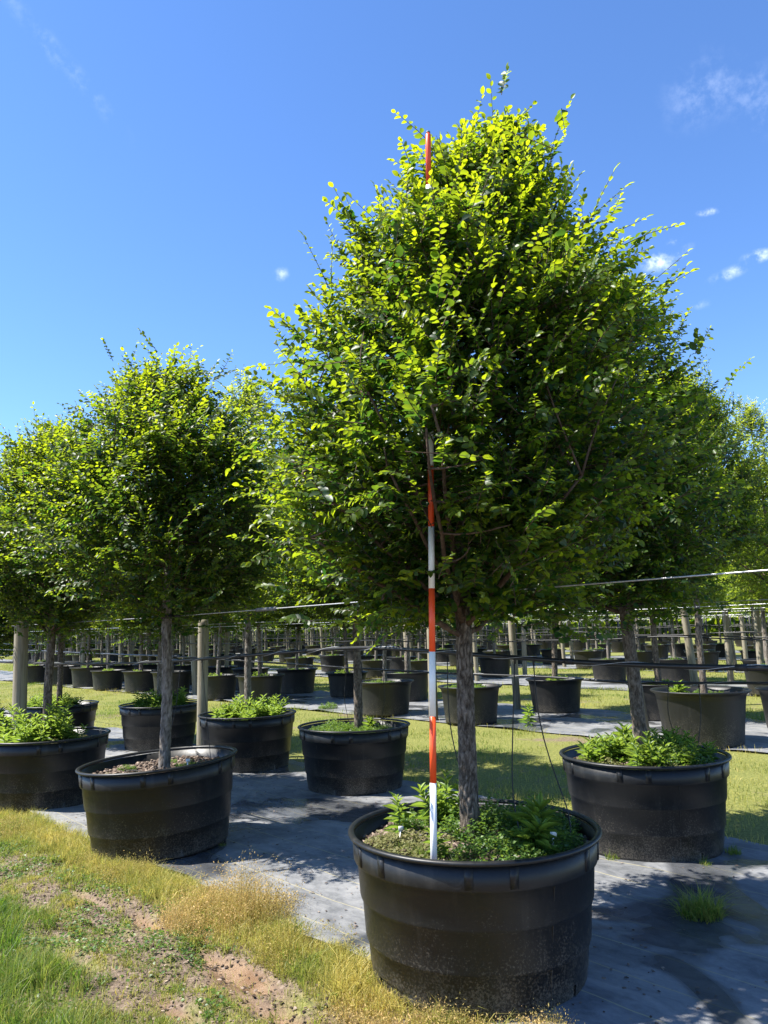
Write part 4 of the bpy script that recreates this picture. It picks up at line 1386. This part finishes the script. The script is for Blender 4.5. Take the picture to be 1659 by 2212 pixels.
a = on_pipe(pA, -5.8); drip([a + [0, 0, -.01], (a[0] + .06, a[1] - .06, .95), (a[0] + .13, a[1] - .18, .57)], LL, .0026)
LR = 'thin black drip tube hanging from the second pipe into the leafy-weed pot'
a = on_pipe(pB, -3.0); drip([a + [0, 0, -.01], (a[0] - .02, a[1] + .02, .95), (a[0] + .10, a[1] + .1, .60)], LR)
a = on_pipe(pB, -2.75); drip([a + [0, 0, -.01], (a[0] - .0, a[1] + .0, .95), (a[0] - .08, a[1] - .02, .62)], LR)
LC = 'thin black drip tube hanging from the second pipe into the clover-like weed pot'
a = on_pipe(pB, -6.75); drip([a + [0, 0, -.01], (a[0] - .04, a[1], .9), (a[0] + .02, a[1] + .06, .58)], LC)
a = on_pipe(pB, -6.2); drip([a + [0, 0, -.01], (a[0] + .02, a[1], .9), (a[0] - .06, a[1] + .06, .58)], LC)
LE = 'thin black drip tube hanging over the bright-weed pot'
a = on_pipe(pB, -10.9); drip([a + [0, 0, -.01], (a[0], a[1], .9), (a[0] + .05, a[1], .60)], LE)
# loops lying on the mulch
r_ = np.linspace(0, 1, 9)
drip([(mx_ - .02, my_ + .0, .60), (mx_ - .16, my_ - .06, .66), (mx_ - .26, my_ + .0, .64), (mx_ - .34, my_ - .02, .57)], 'short looped drip tube lying on the weeds of the pole pot', .004, 'looped tubes in pots')
drip([(lx + .02, ly - .05, .60), (lx - .12, ly - .12, .59), (lx - .26, ly - .06, .60), (lx - .30, ly - .1, .57)], 'short looped drip tube lying on bare mulch', .0035, 'looped tubes in pots')

# ------------------------------------------------------------------ the further rows
rf = random.Random(11)
STRIP_NAME = ['first', 'second', 'third', 'fourth', 'fifth']


def far_spots():
    out = []
    for k in range(1, 5):
        for row in (0, 1):
            t = (10.5 if row == 0 else 12.72) + PERIOD * (k - 1)
            if k == 1:
                s0 = -5.0 if row == 0 else -4.55
                skip = {1, 4} if row == 0 else {3}
            else:
                s0 = -t / 3 + 1.2 + rf.uniform(0, 2)
                skip = set()
            i = 0
            while True:
                s = s0 - 2.13 * i
                if s < -3.05 * t - .6:
                    break
                if i not in skip and not (k > 1 and rf.random() < .28):
                    out.append((k, row, s + rf.uniform(-.12, .12), t + rf.uniform(-.10, .10)))
                i += 1
    return out


SPOTS = far_spots()
ORD = ['first', 'second', 'third', 'fourth', 'fifth', 'sixth', 'seventh', 'eighth', 'ninth', 'tenth', 'eleventh', 'twelfth', 'thirteenth', 'fourteenth', 'fifteenth', 'sixteenth', 'seventeenth', 'eighteenth', 'nineteenth', 'twentieth']
SEEN = {}
PIPES = {}
for (k, row, s, t) in SPOTS:
    x, y = W(s, t)
    nm = STRIP_NAME[k]
    first = (k == 1 and row == 0 and abs(s + 5.0) < .3)
    if first:
        flared_pot(x, y, 1, 'wide brown-black flared pot nearest the leafy-weed pot across the grass alley', 1.16)
        place_tree(V_OVAL, x + .06, y, .60, 1.2, .95, 'tall elm on a slim kinked trunk rising from the wide flared pot', None, 1.30, (0, .02))
        weed(WEED_BIG, x - .32, y - .1, .60, 0, 1.1, 'single bright rosette weed in the wide flared pot')
        for q in range(4):
            weed(WEED_LOW[q % 3], x + .3 * math.cos(q * 1.4 - .4), y + .3 * math.sin(q * 1.4), .61, q, .7, 'low thin weed beside the slim kinked trunk', 'weed', 'weed', 'low weeds in the wide flared pot')
        continue
    rowname = 'front' if row == 0 else 'back'
    SEEN[(k, row)] = SEEN.get((k, row), 0) + 1
    od = ORD[SEEN[(k, row)] - 1] if k == 1 else ''
    pl = 'black flared nursery pot in the %s row of the %s cloth strip' % (rowname, nm)
    grp = pl
    mark = 'past the wide flared pot' if row == 0 else 'counting from the pale loose elm'
    if k == 1:
        pl = '%s flared pot %s, %s row of second cloth' % (od, mark, rowname)
    fs = rf.uniform(.95, 1.07)
    flared_pot(x, y, rf.uniform(0, 6), pl, fs, grp)
    zsoil = .012 + .53 * fs
    tl = 'nursery elm potted in the %s row of the %s cloth strip' % (rowname, nm)
    tgrp = tl
    if k == 1:
        tl = '%s elm %s, %s row of second cloth' % (od, mark, rowname)
        var = rf.choice([V_DOME, V_OVAL, V_CONE, V_PALE])
        if s > -5.2 and row == 1:
            var = V_PALE
            tl = 'pale yellow-green loose elm on the second cloth strip behind the slim kinked trunk'
        sc_ = rf.uniform(.93, 1.0)
        if abs(s + 4.55) > .6:
            sc_ = rf.uniform(.95, 1.1)
    else:
        var = rf.choice([V_FAR1, V_FAR2, V_FAR3])
        sc_ = rf.uniform(.88, 1.1)
    place_tree(var, x, y, zsoil, rf.uniform(0, 6), sc_, tl, tgrp, None, (rf.gauss(0, .02), rf.gauss(-.02, .025)))
    wlab = 'green weeds in the pots of the %s row on the %s cloth strip' % (rowname, nm)
    wgrp = wlab
    if k == 1:
        wlab = 'green weeds in %s pot %s, %s row of second cloth' % (od, mark, rowname)
        for q in range(1):
            a = rf.uniform(0, 6); d = rf.uniform(.05, .15)
            weed(rf.choice(POT_WEED), x + d * math.cos(a), y + d * math.sin(a), zsoil, a, rf.uniform(.8, 1.1), wlab, 'weed', 'weed', wgrp)
    else:
        weed(rf.choice(FAR_WEED), x, y, zsoil, rf.uniform(0, 6), rf.uniform(.75, 1.1), wlab, 'weed', 'weed', wlab)

# posts, cables and pipes of the further rows
for k in range(1, 6):
    for row in (0, 1):
        t = (10.5 if row == 0 else 12.72) + PERIOD * (k - 1)
        nm = STRIP_NAME[k] if k < 5 else 'last'
        rowname = 'front' if row == 0 else 'back'
        s0, s1 = -3.2 * t - 2, -t / 3 + 3
        lab = 'wooden post among the %s row pots of the %s cloth strip' % (rowname, nm)
        s = s1 - rf.uniform(2, 6)
        while s > s0:
            x, y = W(s, t + .35)
            if not (k == 1 and s > -13):
                post(x, y, rf.randrange(3), (rf.gauss(-.03, .035), rf.gauss(0, .02)), lab, lab, rf.uniform(.95, 1.1))
            s -= rf.uniform(6.5, 9.5)
        p = row_line(t + .15, s0, s1, 1.40 + rf.uniform(-.06, .06), .03, 2.15, .011, 6, .035, k * 10 + row)
        p = smooth_pts(p, 2)
        root = link('irrigation_pipe', np_mesh('irrigation_pipe', *tube(p - p[0], .0115, 6), M_PIPE, smooth=True), None, tuple(p[0]))
        tag(root, 'black irrigation pipe strung along the %s row of the %s cloth strip' % (rowname, nm), 'pipe')
        p = row_line(t - .1, s0, s1, 1.80 + rf.uniform(-.04, .08), .015, 6.5, .004, 4, .02, k * 10 + row + 5)
        p = smooth_pts(p, 2)
        root = link('support_cable', np_mesh('support_cable', *tube(p - p[0], .0048, 5), M_WIRE, smooth=True), None, tuple(p[0]))
        tag(root, 'thin steel cable strung along the %s row of the %s cloth strip' % (rowname, nm), 'cable')


# beyond the last strips the plantation runs on as one mass of rows
def far_mass():
    r = np.random.default_rng(77)
    A = Acc(); O, D, N, S, T = [], [], [], [], []
    for k in range(5, 9):
        for row in (0, 1):
            t = (10.5 if row == 0 else 12.72) + PERIOD * (k - 1)
            for s in np.arange(-2.9 * t, -t / 3 + 2, 2.6):
                if r.uniform() < .12:
                    continue
                x, y = W(s, t)
                A.add(*tube([(x, y, .0), (x, y, 2.1)], .05, 4))
                A.add(*tube([(x, y, .0), (x, y, .6)], [.44, .52], 8, cap=False))
                n = 90
                h = r.uniform(4.2, 5.6)
                u = r.uniform(0, 1, n) ** .8
                z = 1.8 + (h - 1.8) * u
                rad = 1.15 * np.interp(u, [0, .15, .4, .8, 1], [.5, .95, 1, .55, .1]) * r.uniform(.3, 1, n) ** .4
                a = r.uniform(0, 2 * PI, n)
                O.append(np.stack([x + rad * np.cos(a), y + rad * np.sin(a), z], -1))
                D.append(unit(r.normal(0, 1, (n, 3)))); N.append(unit(r.normal(0, .6, (n, 3)) + [0, 0, 1])); S.append(r.uniform(.22, .4, n))
                T.append(np.stack([np.clip(r.normal(.5, .2, n), 0, 1), r.uniform(0, 1, n)], -1))
    V, F, TT = leaves_to_arrays(*[np.concatenate(q) for q in (O, D, N, S)], LEAF_LO, LEAF_LO_F, .4, np.concatenate(T))
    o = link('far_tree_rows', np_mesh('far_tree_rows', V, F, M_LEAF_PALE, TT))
    tag(o, 'distant mass of nursery tree crowns beyond the last cloth strip', 'trees', None, 'stuff')
    o = link('far_pots_and_trunks', np_mesh('far_pots_and_trunks', *A.get(), M_POT_OLD))
    tag(o, 'distant rows of dark pots and trunks beyond the last cloth strip', 'pots', None, 'stuff')


far_mass()


def far_woods():
    r = np.random.default_rng(78)
    n = 26000
    ang = r.uniform(-.62, .62, n); d = r.uniform(88, 104, n)
    top = 6.5 + 3 * fbm(ang * 40, ang * 0, 3, 4)
    u = r.uniform(0, 1, n)
    O = np.stack([d * np.sin(ang), d * np.cos(ang), top * u], -1)
    V, F, TT = leaves_to_arrays(O, unit(r.normal(0, 1, (n, 3))), unit(r.normal(0, .7, (n, 3)) + [0, 0, .8]), r.uniform(.5, 1.1, n), LEAF_LO, LEAF_LO_F, .45, np.stack([np.clip(r.normal(.35, .2, n), 0, 1), r.uniform(0, 1, n)], -1))
    o = link('far_woods', np_mesh('far_woods', V, F, M_LEAF, TT))
    tag(o, 'distant belt of woods closing off the nursery', 'trees', None, 'stuff')


far_woods()


# ------------------------------------------------------------------ grass
def build_grass():
    r = np.random.default_rng(5)
    # lane in front of the first cloth: scattered blades and many small tufts
    nt_ = 5200
    cs = r.uniform(-9.5, -1.2, nt_); ct = r.uniform(.9, 2.72, nt_)
    cn = r.integers(8, 46, nt_)
    s1 = np.repeat(cs, cn) + r.normal(0, .018, cn.sum()); t1 = np.repeat(ct, cn) + r.normal(0, .018, cn.sum())
    tuft_h = np.repeat(r.uniform(.5, 1.6, nt_), cn)
    tuft_d = np.repeat(r.normal(0, .2, nt_), cn)
    n = 150000
    s = np.concatenate([r.uniform(-9.5, -1.2, n), s1]); t = np.concatenate([r.uniform(.9, 2.9, n), t1])
    hm = np.concatenate([np.ones(n), tuft_h]); dm = np.concatenate([np.zeros(n), tuft_d])
    gate = np.concatenate([r.uniform(0, 1, n), np.repeat(r.uniform(0, 1, nt_), cn)])
    x, y = W(s, t)
    inview = (np.abs(x / y) < .60) & (y > 3.1)
    edge = np.exp(-((t - 2.56 - .10 * fbm(s * 2, s * 0, 17, 3)) / .25) ** 2)
    lush = np.clip((1.85 - t + .3 * fbm(s * 2, t * 2, 19, 2)) / .35, 0, 1) * np.clip((-2.9 - s) / .5, 0, 1)
    patch = fbm(s * 2.6, t * 2.6, 61, 3)
    low = hollow(s, t) < -.02
    dens = np.clip(.12 + .95 * edge * np.clip(1.1 + patch * 1.6, .25, 1) + .85 * lush * np.clip(patch * 2 + .9, .2, 1) + .8 * np.clip(patch + .12, 0, 1) * 2.2, 0, 1)
    dens[low] *= .22
    keep = inview & (gate < dens)
    s, t, x, y, edge, lush, patch, hm, dm = [q[keep] for q in (s, t, x, y, edge, lush, patch, hm, dm)]
    m = len(s)
    z = ground_z(s, t) - .006
    H = (.030 + .050 * edge + .075 * lush) * r.uniform(.5, 1.4, m) * hm
    dry = np.clip(.44 + .28 * edge - .42 * lush + .45 * fbm(s * 2.4, t * 2.4, 71, 3) + dm + r.normal(0, .13, m), 0, 1)
    V, Q, T3, TT = blades(r, np.stack([x, y, z], -1), H, r.uniform(.0010, .0024, m), 1.0, np.stack([dry, r.uniform(0, 1, m)], -1))
    o = link('lane_grass', np_mesh('lane_grass', V, [Q, T3], M_GRASS, TT))
    tag(o, 'patchy green and yellow grass on the muddy lane before the cloth', 'grass', None, 'stuff')
    # small flat broad leaves between the blades
    n = 60000
    s = r.uniform(-9, -1.2, n); t = r.uniform(1.0, 2.8, n); x, y = W(s, t)
    k = (np.abs(x / y) < .56) & (y > 3.2) & (fbm(s * 3.1, t * 3.1, 83, 3) + r.normal(0, .12, n) > .06) & (hollow(s, t) > -.02)
    s, t, x, y = s[k], t[k], x[k], y[k]; m = len(s)
    a = r.uniform(0, 2 * PI, m)
    O = np.stack([x, y, ground_z(s, t) + r.uniform(.002, .03, m)], -1)
    V, F, TT = leaves_to_arrays(O, unit(np.stack([np.cos(a), np.sin(a), r.normal(.2, .3, m)], -1)), unit(np.stack([r.normal(0, .4, m), r.normal(0, .4, m), np.ones(m)], -1)),
                                r.uniform(.010, .024, m), LEAF_LO, LEAF_LO_F, .42, np.stack([r.uniform(0, .8, m), r.uniform(0, 1, m)], -1))
    o = link('lane_herbs', np_mesh('lane_herbs', V, F, M_WEED, TT))
    tag(o, 'tiny broad-leaved herbs creeping over the muddy lane', 'herbs', None, 'stuff')
    # crumbs of soil, dead leaves
    n = 14000
    s = r.uniform(-9, -1.2, n); t = r.uniform(1.0, 2.9, n); x, y = W(s, t)
    k = (np.abs(x / y) < .56) & (y > 3.2)
    s, t, x, y = s[k], t[k], x[k], y[k]; m = len(s)
    a = r.uniform(0, 2 * PI, m)
    O = np.stack([x, y, ground_z(s, t) + r.uniform(0, .008, m)], -1)
    tm = np.array([(-.5, .8, 0), (.5, 1, .0), (.55, -.8, 0), (-.45, -1, 0), (.0, .1, .28)])
    tf = np.array([(0, 1, 4), (1, 2, 4), (2, 3, 4), (3, 0, 4)])
    V, F, TT = leaves_to_arrays(O, unit(np.stack([np.cos(a), np.sin(a), r.normal(0, .2, m)], -1)), unit(np.stack([r.normal(0, .3, m), r.normal(0, .3, m), np.ones(m)], -1)),
                                r.uniform(.005, .024, m), tm, tf, .34, np.stack([r.uniform(0, 1, m) ** 2.6, r.uniform(0, 1, m)], -1))
    o = link('soil_crumbs', np_mesh('soil_crumbs', V, F, M_CHIP, TT))
    tag(o, 'crumbs of soil and bark litter strewn over the muddy lane', 'litter', None, 'stuff')
    # mown alleys
    for k in range(0, 4):
        t0, t1 = 6.05 + PERIOD * k - (.25 if k else 0), 10.3 + PERIOD * k
        n = [90000, 60000, 40000, 26000][k]
        s = r.uniform(-3.1 * t1, -t0 / 3 + .8, n); t = r.uniform(t0, t1, n)
        x, y = W(s, t)
        pt = fbm(s * 1.3, t * 1.3, 91 + k, 3)
        keep = (np.abs(x / y) < .56) & (r.uniform(0, 1, n) < np.clip(.5 + pt * 2.2, .05, 1))
        s, t, x, y, pt = s[keep], t[keep], x[keep], y[keep], pt[keep]
        m = len(s)
        edge = np.exp(-(np.minimum(t - t0, t1 - t) / .3) ** 2)
        H = (.05 + .05 * edge) * r.uniform(.5, 1.5, m) * (1 + .15 * k)
        dry = np.clip(.40 + .25 * edge - .5 * pt + .6 * fbm(s * .7, t * .7, 97, 3) + r.normal(0, .13, m), 0, 1)
        V, Q, T3, TT = blades(r, np.stack([x, y, ground_z(s, t) - .006], -1), H, (.0028 + .0022 * k) * r.uniform(.6, 1.3, m), .8, np.stack([dry, r.uniform(0, 1, m)], -1))
        o = link('alley_grass', np_mesh('alley_grass', V, [Q, T3], M_GRASS, TT))
        tag(o, 'short yellow-green grass of the alley beyond the %s cloth strip' % STRIP_NAME[k], 'grass', None, 'stuff')


build_grass()


def cloth_litter():
    r = np.random.default_rng(15)
    n = 2600
    s = r.uniform(-11, -.8, n); t = STRIP0 + .1 + (STRIP1 - STRIP0 - .2) * np.where(r.uniform(0, 1, n) < .45, r.uniform(0, 1, n) ** 4, 1 - .98 * r.uniform(0, 1, n) ** .8)
    x, y = W(s, t)
    a = r.uniform(0, 2 * PI, n)
    tm = np.array([(-.5, .8, 0), (.5, 1, .0), (.55, -.8, 0), (-.45, -1, 0), (.0, .1, .3)])
    tf = np.array([(0, 1, 4), (1, 2, 4), (2, 3, 4), (3, 0, 4)])
    O = np.stack([x, y, np.full(n, .016)], -1)
    V, F, TT = leaves_to_arrays(O, unit(np.stack([np.cos(a), np.sin(a), np.zeros(n)], -1)), unit(np.stack([r.normal(0, .2, n), r.normal(0, .2, n), np.ones(n)], -1)),
                                r.uniform(.004, .020, n), tm, tf, .36, np.stack([r.uniform(0, 1, n) ** 1.4, r.uniform(0, 1, n)], -1))
    o = link('cloth_litter', np_mesh('cloth_litter', V, F, M_CHIP, TT))
    tag(o, 'bits of bark and dead leaf scattered on the first cloth strip', 'litter', None, 'stuff')


cloth_litter()


# the straw-coloured clump that spills over the cloth edge, and smaller ones
def seed_clump(seed, n, rx, ry, h, dry, name, label, x, y, rz=0, z=0.0):
    r = np.random.default_rng(seed)
    q = np.sqrt(r.uniform(0, 1, n)); a = r.uniform(0, 2 * PI, n)
    q = q * (1 + .35 * fbm(np.cos(a) * 1.6 + seed, np.sin(a) * 1.6, seed, 3)) + np.abs(r.normal(0, .05, n))
    bx, by = q * np.cos(a) * rx, q * np.sin(a) * ry
    H = h * (1.05 - .55 * q ** 2) * (.35 + .75 * r.uniform(0, 1, n) ** 1.3) * np.clip(.8 + 1.5 * fbm(bx * 4 + 3, by * 4, seed, 3), .25, 1.6)
    dr = np.clip(dry + .25 * fbm(bx * 3, by * 3, seed + 5, 2) + r.normal(0, .13, n) - .5 * np.clip(bx / rx - .35, 0, 1), 0, 1)
    t = np.stack([dr, r.uniform(0, 1, n)], -1)
    B = np.stack([bx, by, np.full(n, -.03)], -1)
    V, Q, T3, TT = blades(r, B, np.maximum(H, .03), .0011, .6, t, .3)
    tips = V.reshape(-1, 5, 3)[:, 4]
    # seed spikelets round the tips
    kk = 4
    O = np.repeat(tips, kk, 0) + r.normal(0, .016, (n * kk, 3)) - np.array([0, 0, 1]) * r.uniform(0, .06, (n * kk, 1))
    LV, LF, LT = leaves_to_arrays(O, unit(r.normal(0, .8, (n * kk, 3)) + [0, 0, .5]), unit(r.normal(0, 1, (n * kk, 3))), r.uniform(.007, .015, n * kk), LEAF_LO, LEAF_LO_F, .22, np.repeat(np.clip(t + [.08, 0], 0, 1), kk, 0))
    me = np_mesh(name, np.concatenate([V, LV]), [Q, np.concatenate([T3, LF + len(V)])], M_STRAW, np.concatenate([TT, LT]))
    o = link(name, me, None, (x, y, z), rz)
    tag(o, label, 'grass')


seed_clump(1, 5200, .50, .40, .26, .72, 'dry_grass_clump', 'large straw-coloured seeding grass clump spilling over the cloth edge', -1.0, 4.95, -ROW)
seed_clump(2, 2000, .30, .26, .17, .30, 'seeding_grass_clump', 'yellow-green seeding grass clump beside the straw-coloured one', -.45, 4.32, -ROW)
seed_clump(3, 2400, .62, .20, .15, .42, 'seeding_grass_clump', 'yellowing seeding grass along the cloth edge beneath the mulch-topped pot', -2.0, 5.85, -ROW)
seed_clump(4, 1800, .62, .18, .12, .36, 'seeding_grass_clump', 'yellowing seeding grass at the cloth edge below the tall-weed pot', -3.25, 7.0, -ROW)
seed_clump(5, 1700, .36, .16, .15, .60, 'seeding_grass_clump', 'straw-tinted seeding grass against the foot of the big pot', .02, 3.62, -.5)
seed_clump(6, 900, .22, .12, .13, .62, 'seeding_grass_clump', 'thin dry seeding grass at the front foot of the big pot', .5, 3.44, 0)
seed_clump(7, 600, .16, .14, .12, .35, 'seeding_grass_clump', 'pale seeding grass at the corner of the big pot by the cloth edge', -.12, 3.98, -ROW)

# tufts growing through the cloth
for (x, y, me, s_, lab) in [(1.73, 4.62, TUFT_BIG, 1.15, 'bushy grass tuft growing through the shaded cloth'),
                            (1.55, 5.74, TUFT[1], .9, 'small grass tuft at the foot of the leafy-weed pot'),
                            (2.12, 5.55, TUFT[2], .7, 'thin grass tuft under the front of the leafy-weed pot'),
                            (2.42, 5.78, TUFT[0], .9, 'grass tuft by the sunny side foot of the leafy-weed pot'),
                            (-1.33, 6.3, TUFT[1], .55, 'tiny grass tuft at the shaded foot of the mulch-topped pot')]:
    weed(me, x, y, .012, x, s_, lab, 'grass_tuft', 'grass')
for (x, y, me, s_, lab) in [(2.27, 13.07, WEED_STEM, 1.5, 'lone upright thistle-like weed at the near edge of the second cloth'),
                            (-2.5, 16.9, WEED_LOW[0], 1.0, 'small weed on sunny second cloth before the flared pots'),
                            (-1.3, 16.8, WEED_LOW[1], 1.0, 'spreading weed on the second cloth near the grass edge')]:
    weed(me, x, y, .015, x, s_, lab)


# a stone on the cloth
def stone(x, y, r_, label):
    rr = np.random.default_rng(int(x * 100 + 500))
    V, F = revolve([(.001, -.5), (.6, -.42), (.95, -.1), (.9, .25), (.5, .5), (.001, .55)], 12)
    V = V * np.array([1.2, .9, .75]) * (1 + .18 * fbm(V[:, 0] * 2 + 5, V[:, 1] * 2 + V[:, 2] * 2, 3, 3))[:, None]
    o = link('stone', np_mesh('stone', V * r_, F, M_STONE, smooth=True), None, (x, y, .012 + r_ * .34))
    tag(o, label, 'stone')


stone(-.75, 5.89, .022, 'small pale stone lying on the shaded cloth')
stone(-.7, 5.2, .009, 'tiny white pebble on the cloth near the straw-coloured clump')
